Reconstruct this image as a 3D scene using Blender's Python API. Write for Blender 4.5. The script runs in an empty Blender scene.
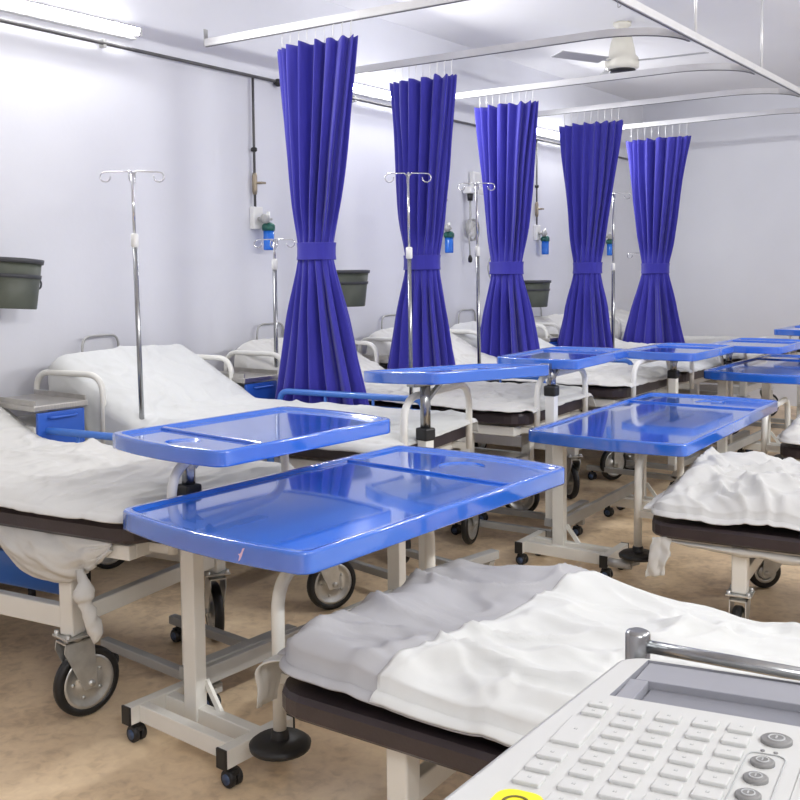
import bpy, bmesh, math, random
from mathutils import Vector, Matrix, noise
PI = math.pi
R = math.radians
sc = bpy.context.scene
COL = sc.collection
random.seed(4)

# ------------------------------------------------------------------ materials
def nodes_of(name):
    m = bpy.data.materials.new(name); m.use_nodes = True
    nt = m.node_tree
    return m, nt, nt.nodes['Principled BSDF']

def mat(name, col, rough=0.5, metal=0.0, coat=0.0, var=0.0, scale=8.0, bump=0.0, bscale=60.0, stretch=None, spec=0.5, sheen=0.0, coat_rough=0.04):
    m, nt, b = nodes_of(name)
    b.inputs['Roughness'].default_value = rough
    b.inputs['Metallic'].default_value = metal
    b.inputs['Coat Weight'].default_value = coat
    b.inputs['Coat Roughness'].default_value = coat_rough
    if coat >= 1.0: b.inputs['Coat IOR'].default_value = 2.0
    b.inputs['Specular IOR Level'].default_value = spec
    b.inputs['Sheen Weight'].default_value = sheen
    tc = nt.nodes.new('ShaderNodeTexCoord')
    mp = nt.nodes.new('ShaderNodeMapping')
    nt.links.new(tc.outputs['Object'], mp.inputs['Vector'])
    if stretch: mp.inputs['Scale'].default_value = stretch
    n = nt.nodes.new('ShaderNodeTexNoise'); n.inputs['Scale'].default_value = scale
    n.inputs['Detail'].default_value = 5.0
    nt.links.new(mp.outputs['Vector'], n.inputs['Vector'])
    cr = nt.nodes.new('ShaderNodeValToRGB')
    lo = [max(0, c * (1 - var)) for c in col[:3]] + [1]
    hi = [min(1, c * (1 + var)) for c in col[:3]] + [1]
    cr.color_ramp.elements[0].position = 0.3; cr.color_ramp.elements[1].position = 0.7
    cr.color_ramp.elements[0].color = lo; cr.color_ramp.elements[1].color = hi
    nt.links.new(n.outputs['Fac'], cr.inputs['Fac'])
    nt.links.new(cr.outputs['Color'], b.inputs['Base Color'])
    if bump > 0:
        n2 = nt.nodes.new('ShaderNodeTexNoise'); n2.inputs['Scale'].default_value = bscale
        n2.inputs['Detail'].default_value = 3.0
        nt.links.new(mp.outputs['Vector'], n2.inputs['Vector'])
        bp = nt.nodes.new('ShaderNodeBump'); bp.inputs['Strength'].default_value = bump
        bp.inputs['Distance'].default_value = 0.01
        nt.links.new(n2.outputs['Fac'], bp.inputs['Height'])
        nt.links.new(bp.outputs['Normal'], b.inputs['Normal'])
    return m

def emit_mat(name, col, strength):
    m, nt, b = nodes_of(name)
    b.inputs['Base Color'].default_value = (*col, 1)
    b.inputs['Emission Color'].default_value = (*col, 1)
    b.inputs['Emission Strength'].default_value = strength
    return m

M = {}
M['wall'] = mat('lavender_wall_paint', (0.705, 0.715, 0.765), 0.6, var=0.02, scale=2.0, bump=0.05, bscale=35, spec=0.3)
M['ceiling'] = mat('white_ceiling_paint', (0.80, 0.80, 0.82), 0.8, var=0.015, scale=1.5, bump=0.04, bscale=30, spec=0.2)
M['cream'] = mat('cream_enamel', (0.76, 0.755, 0.715), 0.35, var=0.03, scale=6, coat=0.2)
M['grey_steel'] = mat('grey_painted_steel', (0.42, 0.42, 0.41), 0.4, var=0.06, scale=9, metal=0.2)
M['chrome'] = mat('chrome', (0.62, 0.62, 0.63), 0.16, metal=1.0, var=0.03)
M['zinc'] = mat('zinc_plate', (0.60, 0.61, 0.60), 0.32, metal=0.75, var=0.12, scale=25)
M['dark_chrome'] = mat('worn_chrome', (0.36, 0.37, 0.38), 0.25, metal=1.0, var=0.15, scale=14, stretch=(1, 1, 0.2))
M['rubber'] = mat('black_rubber', (0.012, 0.012, 0.013), 0.45, var=0.2)
M['vinyl'] = mat('dark_brown_vinyl', (0.036, 0.026, 0.030), 0.36, var=0.15, scale=10, bump=0.08, bscale=120)
M['blue'] = mat('blue_moulded_plastic', (0.012, 0.135, 0.66), 0.16, coat=1.0, var=0.03, scale=3, bump=0.012, bscale=6, coat_rough=0.05)
M['blue_steel'] = mat('blue_enamel', (0.04, 0.16, 0.55), 0.35, coat=0.3, var=0.05)
M['blue_front'] = mat('blue_drawer_front', (0.022, 0.105, 0.50), 0.4, coat=0.2, var=0.06, scale=4)
def cloth(name, col, strength=0.5):
    m = mat(name, col, 0.9, var=0.02, scale=4, spec=0.15)
    nt = m.node_tree; b = nt.nodes['Principled BSDF']
    tc = nt.nodes.new('ShaderNodeTexCoord')
    prev = None
    for sc_, st_, ds_, strech in ((3.6, strength, 0.02, (0.7, 1.3, 1)), (9.0, strength * 0.8, 0.008, (1.2, 0.8, 1)), (120.0, 0.06, 0.002, (1, 1, 1))):
        mp = nt.nodes.new('ShaderNodeMapping'); mp.inputs['Scale'].default_value = strech
        nt.links.new(tc.outputs['Object'], mp.inputs['Vector'])
        n = nt.nodes.new('ShaderNodeTexNoise'); n.noise_type = 'RIDGED_MULTIFRACTAL' if sc_ < 50 else 'FBM'
        n.inputs['Scale'].default_value = sc_; n.inputs['Detail'].default_value = 1.5; n.inputs['Distortion'].default_value = 0.8
        nt.links.new(mp.outputs['Vector'], n.inputs['Vector'])
        bp = nt.nodes.new('ShaderNodeBump'); bp.inputs['Strength'].default_value = st_; bp.inputs['Distance'].default_value = ds_
        nt.links.new(n.outputs['Fac'], bp.inputs['Height'])
        if prev: nt.links.new(prev.outputs['Normal'], bp.inputs['Normal'])
        prev = bp
    nt.links.new(prev.outputs['Normal'], b.inputs['Normal'])
    return m
M['sheet'] = cloth('white_cotton', (0.62, 0.63, 0.625), 0.55)
M['warm_sheet'] = cloth('washed_cotton', (0.60, 0.595, 0.575), 0.6)
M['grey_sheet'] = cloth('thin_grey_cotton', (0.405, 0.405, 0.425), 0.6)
M['crumpled'] = cloth('crumpled_cotton', (0.55, 0.55, 0.545), 0.8)
M['curtain'] = mat('royal_blue_curtain', (0.040, 0.036, 0.335), 0.75, var=0.08, scale=6, stretch=(6, 6, 0.5), bump=0.05, bscale=150, sheen=0.25, spec=0.2)
M['stainless'] = mat('brushed_stainless', (0.50, 0.48, 0.45), 0.3, metal=0.9, var=0.1, scale=20, stretch=(1, 8, 1))
M['alu'] = mat('anodised_rail', (0.74, 0.74, 0.74), 0.33, metal=0.35, var=0.04)
M['rail_groove'] = mat('rail_groove', (0.16, 0.16, 0.17), 0.5)
M['pipe'] = mat('tarnished_pipe', (0.10, 0.098, 0.10), 0.4, metal=0.4, var=0.2, scale=12)
M['brass'] = mat('dull_brass', (0.32, 0.27, 0.20), 0.35, metal=0.8, var=0.15)
M['white_plastic'] = mat('white_plastic', (0.80, 0.80, 0.78), 0.38, var=0.01)
M['olive'] = mat('olive_bucket_plastic', (0.075, 0.085, 0.065), 0.5, var=0.12, scale=7)
M['dark_liner'] = mat('charcoal_rim', (0.05, 0.052, 0.06), 0.5, var=0.1)
M['green'] = mat('dark_green_cap', (0.01, 0.10, 0.08), 0.4)
M['ecg_white'] = mat('instrument_white', (0.53, 0.535, 0.53), 0.42, var=0.01)
M['ecg_grey'] = mat('instrument_grey', (0.27, 0.275, 0.31), 0.4, var=0.02)
M['ecg_dark'] = mat('instrument_screen', (0.20, 0.205, 0.235), 0.28, var=0.02)
M['button_grey'] = mat('button_grey', (0.20, 0.20, 0.20), 0.45)
M['ink'] = mat('pale_ink', (0.42, 0.43, 0.44), 0.6)
M['yellow'] = mat('yellow_sticker', (0.85, 0.72, 0.01), 0.5)
M['dark_ink'] = mat('sticker_ink', (0.12, 0.10, 0.01), 0.6)
M['fan'] = mat('cream_fan_enamel', (0.68, 0.66, 0.58), 0.4, coat=0.2)
M['fan_blade'] = mat('grey_fan_blade', (0.42, 0.42, 0.43), 0.5)
M['hub_blue'] = mat('dark_blue_hub', (0.05, 0.085, 0.17), 0.4)
M['chip'] = mat('bare_plastic_chip', (0.75, 0.55, 0.70), 0.6)
M['tube'] = emit_mat('fluorescent_glow', (1.0, 1.0, 1.0), 14.0)
# floor: mottled tan vinyl with brown veining
m, nt, b = nodes_of('mottled_tan_vinyl')
tc = nt.nodes.new('ShaderNodeTexCoord')
def noi(scale, detail=6, dist=0.0):
    n = nt.nodes.new('ShaderNodeTexNoise'); n.inputs['Scale'].default_value = scale
    n.inputs['Detail'].default_value = detail; n.inputs['Distortion'].default_value = dist
    nt.links.new(tc.outputs['Object'], n.inputs['Vector']); return n
n1 = noi(3.5, 8, 1.2); n2 = noi(26, 6, 0.6)
cr = nt.nodes.new('ShaderNodeValToRGB')
e = cr.color_ramp.elements
e[0].position = 0.30; e[0].color = (0.50, 0.36, 0.225, 1)
e[1].position = 0.72; e[1].color = (0.95, 0.76, 0.52, 1)
k = e.new(0.5); k.color = (0.80, 0.615, 0.41, 1)
mx = nt.nodes.new('ShaderNodeMix'); mx.data_type = 'FLOAT'; mx.inputs['Factor'].default_value = 0.42
nt.links.new(n1.outputs['Fac'], mx.inputs['A']); nt.links.new(n2.outputs['Fac'], mx.inputs['B'])
nt.links.new(mx.outputs['Result'], cr.inputs['Fac'])
nt.links.new(cr.outputs['Color'], b.inputs['Base Color'])
b.inputs['Roughness'].default_value = 0.42
M['floor'] = m
# oxygen bottle: blue translucent plastic
m, nt, b = nodes_of('blue_clear_plastic')
b.inputs['Base Color'].default_value = (0.03, 0.22, 0.85, 1); b.inputs['Roughness'].default_value = 0.15
b.inputs['Transmission Weight'].default_value = 0.35
M['blue_clear'] = m

# ------------------------------------------------------------------ mesh helpers
class MB:
    def __init__(s): s.bm = bmesh.new()
    def box(s, c, d, rot=None, bevel=0.0):
        t = bmesh.new()
        bmesh.ops.create_cube(t, size=1.0)
        for v in t.verts: v.co = Vector((v.co.x * d[0], v.co.y * d[1], v.co.z * d[2]))
        if bevel > 0:
            bmesh.ops.bevel(t, geom=t.edges[:], offset=bevel, segments=2, profile=0.5, affect='EDGES')
        mtx = Matrix.Translation(Vector(c))
        if rot is not None: mtx = mtx @ (rot.to_4x4() if hasattr(rot, 'to_4x4') else rot)
        s._merge(t, mtx); return s
    def _merge(s, t, mtx=None):
        me = bpy.data.meshes.new('tmp'); t.to_mesh(me); t.free()
        if mtx is not None: me.transform(mtx)
        s.bm.from_mesh(me); bpy.data.meshes.remove(me)
    def bar(s, a, b, w, h, bevel=0.0, roll=0.0):
        a = Vector(a); b = Vector(b); d = b - a
        q = d.to_track_quat('X', 'Z')
        rot = q.to_matrix().to_4x4() @ Matrix.Rotation(roll, 4, 'X')
        return s.box((a + b) / 2, (d.length, w, h), rot, bevel)
    def tube(s, pts, r, seg=10, closed=False, radii=None, caps=True):
        pts = [Vector(p) for p in pts]; n = len(pts)
        rings = []; prev = None
        for i, p in enumerate(pts):
            if closed: t = (pts[(i + 1) % n] - pts[i - 1])
            elif i == 0: t = pts[1] - pts[0]
            elif i == n - 1: t = pts[-1] - pts[-2]
            else: t = (pts[i + 1] - pts[i]).normalized() + (pts[i] - pts[i - 1]).normalized()
            if t.length < 1e-9: t = Vector((0, 0, 1))
            t.normalize()
            if prev is None:
                u = t.orthogonal().normalized()
            else:
                u = prev - t * prev.dot(t)
                u = u.normalized() if u.length > 1e-6 else t.orthogonal().normalized()
            prev = u; w = t.cross(u)
            rr = radii[i] if radii else r
            rings.append([s.bm.verts.new(p + (u * math.cos(2 * PI * k / seg) + w * math.sin(2 * PI * k / seg)) * rr) for k in range(seg)])
        m = n if closed else n - 1
        for i in range(m):
            a = rings[i]; b = rings[(i + 1) % n]
            for k in range(seg):
                f = s.bm.faces.new((a[k], a[(k + 1) % seg], b[(k + 1) % seg], b[k])); f.smooth = True
        if caps and not closed:
            s.bm.faces.new(rings[0][::-1]); s.bm.faces.new(rings[-1])
        return s
    def lathe(s, prof, c=(0, 0, 0), axis='Z', seg=24):
        c = Vector(c); rings = []
        def P(r, h, a):
            x, y = r * math.cos(a), r * math.sin(a)
            return {'Z': Vector((x, y, h)), 'Y': Vector((y, h, x)), 'X': Vector((h, x, y))}[axis] + c
        for r, h in prof:
            if r < 1e-6: rings.append([s.bm.verts.new(P(0, h, 0))])
            else: rings.append([s.bm.verts.new(P(r, h, 2 * PI * k / seg)) for k in range(seg)])
        for a, b in zip(rings, rings[1:]):
            for k in range(seg):
                k2 = (k + 1) % seg
                if len(a) == 1 and len(b) == 1: continue
                if len(a) == 1: f = s.bm.faces.new((a[0], b[k2], b[k]))
                elif len(b) == 1: f = s.bm.faces.new((a[k], a[k2], b[0]))
                else: f = s.bm.faces.new((a[k], a[k2], b[k2], b[k]))
                f.smooth = True
        return s
    def prism(s, outline, z0, z1):
        lo = [s.bm.verts.new((x, y, z0)) for x, y in outline]; hi = [s.bm.verts.new((x, y, z1)) for x, y in outline]
        n = len(outline)
        for i in range(n): s.bm.faces.new((lo[i], lo[(i + 1) % n], hi[(i + 1) % n], hi[i]))
        s.bm.faces.new(lo[::-1]); s.bm.faces.new(hi); return s
    def grid(s, fn, us, vs, wrap=False):
        g = [[s.bm.verts.new(fn(u, v)) for v in vs] for u in us]
        nv = len(vs)
        for i in range(len(us) - 1):
            for j in range(nv if wrap else nv - 1):
                f = s.bm.faces.new((g[i][j], g[i + 1][j], g[i + 1][(j + 1) % nv], g[i][(j + 1) % nv])); f.smooth = True
        return g
    def build(s, name, material, parent=None, loc=None, smooth_angle=None, thick=0.0):
        bmesh.ops.recalc_face_normals(s.bm, faces=s.bm.faces[:])
        me = bpy.data.meshes.new(name); s.bm.to_mesh(me); s.bm.free()
        o = bpy.data.objects.new(name, me); COL.objects.link(o)
        me.materials.append(material)
        if parent: o.parent = parent
        if loc: o.location = loc
        if thick:
            md = o.modifiers.new('thickness', 'SOLIDIFY'); md.thickness = thick; md.offset = 1.0
        return o

def fillet(pts, r, n=6):
    pts = [Vector(p) for p in pts]; out = [pts[0]]
    for i in range(1, len(pts) - 1):
        p, a, b = pts[i], pts[i - 1], pts[i + 1]
        da = (a - p); db = (b - p)
        rr = min(r, da.length * 0.49, db.length * 0.49)
        A = p + da.normalized() * rr; B = p + db.normalized() * rr
        for k in range(n + 1):
            t = k / n
            out.append(A.lerp(p, t).lerp(p.lerp(B, t), t))
    out.append(pts[-1]); return out

def tag(o, label=None, cat=None, group=None, kind=None):
    if label: o['label'] = label
    if cat: o['category'] = cat
    if group: o['group'] = group
    if kind: o['kind'] = kind
    return o
def empty(name, loc, rz=0.0, label=None, cat=None, group=None):
    o = bpy.data.objects.new(name, None); COL.objects.link(o)
    o.empty_display_size = 0.1
    o.location = loc; o.rotation_euler = (0, 0, rz)
    return tag(o, label, cat, group)
def struct(o): o['kind'] = 'structure'; return o

def fbm(p, o=4): return noise.fractal(Vector(p), 1.0, 2.0, o)      # about -1..1
def ridge(p):
    return 1.0 - abs(noise.noise(Vector(p))) * 2.0
def smooth(a, b, x):
    t = min(1, max(0, (x - a) / (b - a))); return t * t * (3 - 2 * t)

# ------------------------------------------------------------------ room
WX0, WX1, WY0, WY1, H = -4.6, 1.25, -2.2, 10.95, 3.41
def slab(name, c, d, m): return struct(MB().box(c, d).build(name, m))
slab('floor', ((WX0 + WX1) / 2, (WY0 + WY1) / 2, -0.05), (WX1 - WX0 + 0.4, WY1 - WY0 + 0.4, 0.1), M['floor'])
slab('ceiling', ((WX0 + WX1) / 2, (WY0 + WY1) / 2, H + 0.05), (WX1 - WX0 + 0.4, WY1 - WY0 + 0.4, 0.1), M['ceiling'])
slab('wall_left', (WX0 - 0.05, (WY0 + WY1) / 2, H / 2), (0.1, WY1 - WY0 + 0.2, H), M['wall'])
slab('wall_right', (WX1 + 0.05, (WY0 + WY1) / 2, H / 2), (0.1, WY1 - WY0 + 0.2, H), M['wall'])
slab('wall_back', ((WX0 + WX1) / 2, WY1 + 0.05, H / 2), (WX1 - WX0, 0.1, H), M['wall'])
slab('wall_front', ((WX0 + WX1) / 2, WY0 - 0.05, H / 2), (WX1 - WX0, 0.1, H), M['wall'])

# ------------------------------------------------------------------ camera
H_EYE, F, CX, CY, HY, VDX, ROLL = 1.5, 977.0, 400.0, 330.0, 271.0, 1130.0, 0.01
pit = math.atan2(CY - HY, F)
yaw = math.atan((VDX - CX) / F * math.cos(pit))
fw0 = Vector((-math.sin(yaw), math.cos(yaw), 0)); rt0 = Vector((math.cos(yaw), math.sin(yaw), 0))
fw = fw0 * math.cos(pit) + Vector((0, 0, -math.sin(pit)))
up0 = rt0.cross(fw)
rt = rt0 * math.cos(ROLL) - up0 * math.sin(ROLL); up = up0 * math.cos(ROLL) + rt0 * math.sin(ROLL)
cd = bpy.data.cameras.new('camera'); cam = bpy.data.objects.new('camera', cd); COL.objects.link(cam)
mtx = Matrix((rt, up, -fw)).transposed().to_4x4(); mtx.translation = Vector((0, 0, H_EYE))
cam.matrix_world = mtx
cd.sensor_width = 36.0; cd.sensor_fit = 'HORIZONTAL'; cd.lens = 36.0 * F / 800.0
cd.shift_x = (400 - CX) / 800.0; cd.shift_y = -(400 - CY) / 800.0
cd.clip_start = 0.05
sc.camera = cam

# ------------------------------------------------------------------ lamps
def tube_light(x, y0, y1, z, side, label, power):
    L = y1 - y0
    t = empty('tube_light', (x, (y0 + y1) / 2, z), 0, label, 'lamp', 'fluorescent tube lights along the walls')
    MB().box((0.022 * side, 0, 0), (0.044, L, 0.07), bevel=0.006).build('housing', M['white_plastic'], t)
    q = MB()
    q.tube([(0.075 * side, -L / 2 + 0.03, 0), (0.075 * side, L / 2 - 0.03, 0)], 0.017, 12)
    q.build('lamp_tube', M['tube'], t)
    for s_ in (-1, 1):
        MB().box((0.062 * side, s_ * (L / 2 - 0.015), 0), (0.06, 0.03, 0.045), bevel=0.004).build('end_socket', M['white_plastic'], t)
    ld = bpy.data.lights.new('tube_glow', 'AREA'); ld.shape = 'RECTANGLE'; ld.size = L - 0.06; ld.size_y = 0.04
    ld.energy = power; ld.color = (1.0, 0.995, 0.98); ld.spread = PI
    lo = bpy.data.objects.new('tube_glow', ld); COL.objects.link(lo)
    lo.parent = t; lo.location = (0.10 * side, 0, -0.005)
    d = Vector((side, 0, -0.45)).normalized()
    lo.rotation_euler = d.to_track_quat('-Z', 'Y').to_euler()
    # align the long side of the rectangle with the wall
    zx = -d; xx = Vector((0, 1, 0)); yy = zx.cross(xx).normalized()
    lo.rotation_euler = Matrix((xx, yy, zx)).transposed().to_euler()
    lo.visible_camera = True
    return t
PW = 38
tube_light(WX0, 2.40, 3.64, 2.86, 1, 'glowing fluorescent tube on left wall above the nearest beds', PW * 0.68)
tube_light(WX0, 5.15, 6.40, 2.83, 1, 'glowing fluorescent tube on left wall behind first and second curtains', PW * 0.68)
tube_light(WX0, 7.85, 9.10, 2.81, 1, 'glowing fluorescent tube on left wall between third and fourth curtains', PW * 0.68)
for y in (-1.0, 1.7, 4.4, 7.1):
    tube_light(WX1, y, y + 1.25, 2.85, -1, 'fluorescent tube light on the right wall outside the photo', PW * 1.2)
    # the same kind of lamp along the ward's right side lights the near beds

# ------------------------------------------------------------------ curtain rails
RZ = 2.85
def rail(path, label, name='curtain_rail', hang=()):
    t = empty(name, (path[0][0], path[0][1], RZ), 0, label, 'curtain rail')
    o = Vector((path[0][0], path[0][1], 0))
    pts = [Vector((x, y, 0)) - Vector((o.x, o.y, 0)) for x, y in path]
    a = MB(); g = MB()
    n = len(pts)
    def sweep(mb, w, z0, z1):
        rings = []
        for i, p in enumerate(pts):
            d = (pts[min(i + 1, n - 1)] - pts[max(i - 1, 0)]).normalized(); s_ = Vector((-d.y, d.x, 0)) * w / 2
            rings.append([mb.bm.verts.new(p + q) for q in (s_ + Vector((0, 0, z0)), -s_ + Vector((0, 0, z0)), -s_ + Vector((0, 0, z1)), s_ + Vector((0, 0, z1)))])
        for r0, r1 in zip(rings, rings[1:]):
            for k_ in range(4): mb.bm.faces.new((r0[k_], r0[(k_ + 1) % 4], r1[(k_ + 1) % 4], r1[k_]))
        mb.bm.faces.new(rings[0][::-1]); mb.bm.faces.new(rings[-1])
    sweep(a, 0.03, -0.001, 0.042); a.build('track', M['alu'], t)
    sweep(g, 0.012, -0.004, -0.001); g.build('track_groove', M['rail_groove'], t)
    for p in hang:
        MB().tube([(p[0] - o.x, p[1] - o.y, 0.04), (p[0] - o.x, p[1] - o.y, H - RZ)], 0.009, 8).build('ceiling_hanger', M['alu'], t)
    return t
rails = []
words = ['nearest', 'second', 'third', 'fourth', 'fifth']
RY = [(4.07, 4.20), (5.24, 5.36), (6.52, 6.62), (7.72, 7.78), (8.98, 8.98)]
AX = -2.11
for i, (ya, yb) in enumerate(RY):
    xa = -4.46
    path = [(xa, ya), (-2.62, yb)]
    ex, ey = path[-1]
    # bends round into the long aisle rail
    for k in range(1, 11):
        th = k / 10 * PI / 2
        path.append((ex + (AX - 0.03 - ex) * math.sin(th), ey + 0.42 * (1 - math.cos(th))))
    t = rail(path, f'{words[i]} cross rail holding the {"first" if i == 0 else words[i]} blue curtain from the camera', hang=())
    MB().bar((0.0, 0, 0.0), (0.0, 0, 0.1), 0.03, 0.004).build('end_bracket', M['grey_steel'], t)
rail([(AX, 0.6), (AX, 10.7)], 'long straight metal rail over the aisle on thin ceiling rods', hang=((AX, 3.2), (AX, 5.80), (AX, 7.1), (AX, 9.6)))

# ------------------------------------------------------------------ curtains
def curtain(x, y, ztop, ztie, zbot, a_top, a_tie, a_bot, seed, label, lean=0.0, npl=11, bot_shift=0.0):
    t = empty('privacy_curtain', (x, y, RZ), 0, label, 'curtain', 'blue tied curtains')
    rnd = random.Random(seed)
    seg = 180
    ph = [rnd.uniform(0, 6.28) for _ in range(8)]
    def fn(z, k):
        th = 2 * PI * k / seg
        u = (z - ztie)
        if u >= 0:
            s_ = u / (ztop - ztie)
            f = s_ ** 0.92
            a = a_tie + (a_top - a_tie) * f
            b_ = 0.075 + (0.05 - 0.075) * f
            amp = 0.006 + 0.020 * smooth(0, 0.25, s_)
            nn = npl
        else:
            s_ = -u / (ztie - zbot)
            f = s_ ** 1.1
            a = a_tie + (a_bot - a_tie) * f
            b_ = 0.075 + 0.055 * f
            amp = 0.005 + 0.030 * smooth(0, 0.35, s_)
            nn = npl - 2
        # blend of two pleat counts so that folds merge naturally
        w = smooth(-0.2, 0.2, u)
        mod = (1 - w) * math.sin((npl - 2) * th + ph[0] + 0.7 * math.sin(2 * th + ph[1])) + w * math.sin(npl * th + ph[2] + 0.7 * math.sin(2 * th + ph[3]))
        mod += 0.30 * math.sin((2 * npl - 3) * th + ph[4] + 1.5 * (z - ztie)); mod *= 0.8 + 0.5 * noise.noise(Vector((th * 1.3, seed, z * 0.5)))
        nz = 0.25 * noise.noise(Vector((math.cos(th) * 1.5 + seed, math.sin(th) * 1.5, z * 1.6)))
        cx, sy = math.cos(th), math.sin(th)
        rr = 1 + nz * 0.5 * smooth(0.02, 0.4, abs(u))
        k2 = amp * mod * (1.0 + 0.4 * nz)
        px = (a * rr + k2) * cx + lean * (z - ztie) + (bot_shift * s_ if u < 0 else 0)
        py = (b_ * rr + k2 * 1.3) * sy
        zz = z + (0.010 * mod + 0.012 * noise.noise(Vector((th * 2.2, seed, 0))) if abs(z - ztop) < 1e-6 else 0)
        return (px, py, zz - RZ)
    zs = []
    for k in range(36): zs.append(ztop + (ztie - ztop) * (k / 36) ** 1.0)
    for k in range(31): zs.append(ztie + (zbot - ztie) * k / 30)
    mb = MB(); g = mb.grid(fn, zs, list(range(seg)), wrap=True)
    mb.bm.faces.new(g[0]); mb.bm.faces.new(g[-1][::-1])
    mb.build('curtain_cloth', M['curtain'], t)
    tb = MB()
    def fb(z, k):
        th = 2 * PI * k / 48
        a = a_tie + 0.013 + 0.12 * abs(z - ztie); b_ = 0.090 + 0.08 * abs(z - ztie)
        w_ = 0.004 * math.sin(5 * th + seed)
        return ((a + w_) * math.cos(th) + lean * (z - ztie), (b_ + w_) * math.sin(th), z - RZ)
    gb = tb.grid(fb, [ztie + 0.048, ztie + 0.044, ztie + 0.02, ztie - 0.02, ztie - 0.044, ztie - 0.048], list(range(48)), wrap=True)
    tb.build('tie_band', M['curtain'], t, thick=0.004)
    for k in range(9):
        f = -1 + 2 * k / 8
        hx = f * a_top * 0.93 + lean * (ztop - ztie)
        h = MB(); h.tube([(hx, 0, ztop - RZ - 0.03), (hx, 0, -0.012), (hx + 0.006, 0.004, -0.004)], 0.0028, 6)
        h.build('curtain_hook', M['alu'], t)
    return t
cw = ['largest tied blue curtain, in front of bed with drawer locker beside it',
      'second blue curtain from the left with a drip stand in front of it',
      'third blue curtain, beside the wall mounted pressure gauge',
      'fourth blue curtain, between two small blue oxygen bottles',
      'rightmost blue curtain, alone against the bare back wall']
curtain(-3.665, 4.13, 2.755, 1.615, 0.42, 0.272, 0.105, 0.40, 11, cw[0], lean=0.02, npl=17, bot_shift=0.04)
curtain(-3.755, 5.29, 2.745, 1.555, 0.42, 0.242, 0.118, 0.30, 22, cw[1], lean=0.015, npl=17)
curtain(-3.86, 6.56, 2.755, 1.515, 0.42, 0.252, 0.125, 0.31, 33, cw[2], lean=0.0, npl=17)
curtain(-3.75, 7.735, 2.735, 1.51, 0.42, 0.27, 0.115, 0.33, 44, cw[3], lean=0.03, npl=17)
curtain(-3.64, 8.98, 2.725, 1.50, 0.42, 0.295, 0.12, 0.36, 55, cw[4], lean=0.02, npl=17)

# ------------------------------------------------------------------ beds
def caster(parent, x, y, z0, ang, r=0.118, brake=False):
    """z0 = height of the mounting plate; wheel stands on the floor; local frame of the bed (floor at z=0)"""
    c = empty_part = MB()
    trail = 0.045
    q = Matrix.Translation((x, y, 0)) @ Matrix.Rotation(ang, 4, 'Z')
    f = MB()
    f.box((0, 0, z0 - 0.004), (0.1, 0.1, 0.008), bevel=0.002)
    for sx in (-1, 1):
        for sy in (-1, 1): f.lathe([(0, 0.012), (0.009, 0.012), (0.009, 0)], (sx * 0.038, sy * 0.038, z0), seg=8)
    f.lathe([(0.035, 0), (0.035, -0.018), (0.0, -0.018)], (0, 0, z0 - 0.006), seg=16)
    top = z0 - 0.02
    for sy in (-1, 1):
        # fork cheek: tapered plate down to the axle
        pts = [(-0.055, top), (0.045, top), (0.05, top - 0.03), (-trail + 0.028, r - 0.018), (-trail - 0.022, r - 0.018), (-0.06, top - 0.03)]
        lo = [f.bm.verts.new((px, sy * 0.031 - 0.0025, pz)) for px, pz in pts]
        hi = [f.bm.verts.new((px, sy * 0.031 + 0.0025, pz)) for px, pz in pts]
        n = len(pts)
        for k in range(n): f.bm.faces.new((lo[k], lo[(k + 1) % n], hi[(k + 1) % n], hi[k]))
        f.bm.faces.new(lo[::-1]); f.bm.faces.new(hi)
    f.box((-0.005, 0, top - 0.003), (0.1, 0.067, 0.006))
    f.lathe([(0, -0.04), (0.012, -0.04), (0.012, 0.04), (0, 0.04)], (-trail, 0, r), axis='Y', seg=12)
    f.bm.transform(q)
    fo = f.build('caster_fork', M['zinc'], parent)
    w = MB()
    rt_ = [(r - 0.026, -0.017), (r - 0.008, -0.019), (r - 0.001, -0.012), (r, 0), (r - 0.001, 0.012), (r - 0.008, 0.019), (r - 0.026, 0.017), (r - 0.026, -0.017)]
    w.lathe(rt_, (-trail, 0, r), axis='Y', seg=36); w.bm.transform(q)
    w.build('tyre', M['rubber'], fo)
    d = MB()
    rd = r - 0.026
    d.lathe([(0, -0.018), (0.03, -0.018), (0.036, -0.008), (rd - 0.02, -0.008), (rd - 0.012, -0.016), (rd, -0.017),
             (rd, 0.017), (rd - 0.012, 0.016), (rd - 0.02, 0.008), (0.036, 0.008), (0.03, 0.018), (0, 0.018)], (-trail, 0, r), axis='Y', seg=36)
    for k in range(5):
        a = 2 * PI * k / 5
        for sy in (-1, 1):
            d.lathe([(0, sy * 0.012), (0.006, sy * 0.012), (0.006, sy * 0.007)], (-trail + math.cos(a) * 0.055, 0, r + math.sin(a) * 0.055), axis='Y', seg=8)
    d.bm.transform(q)
    d.build('wheel_disc', M['zinc'], fo)

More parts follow.
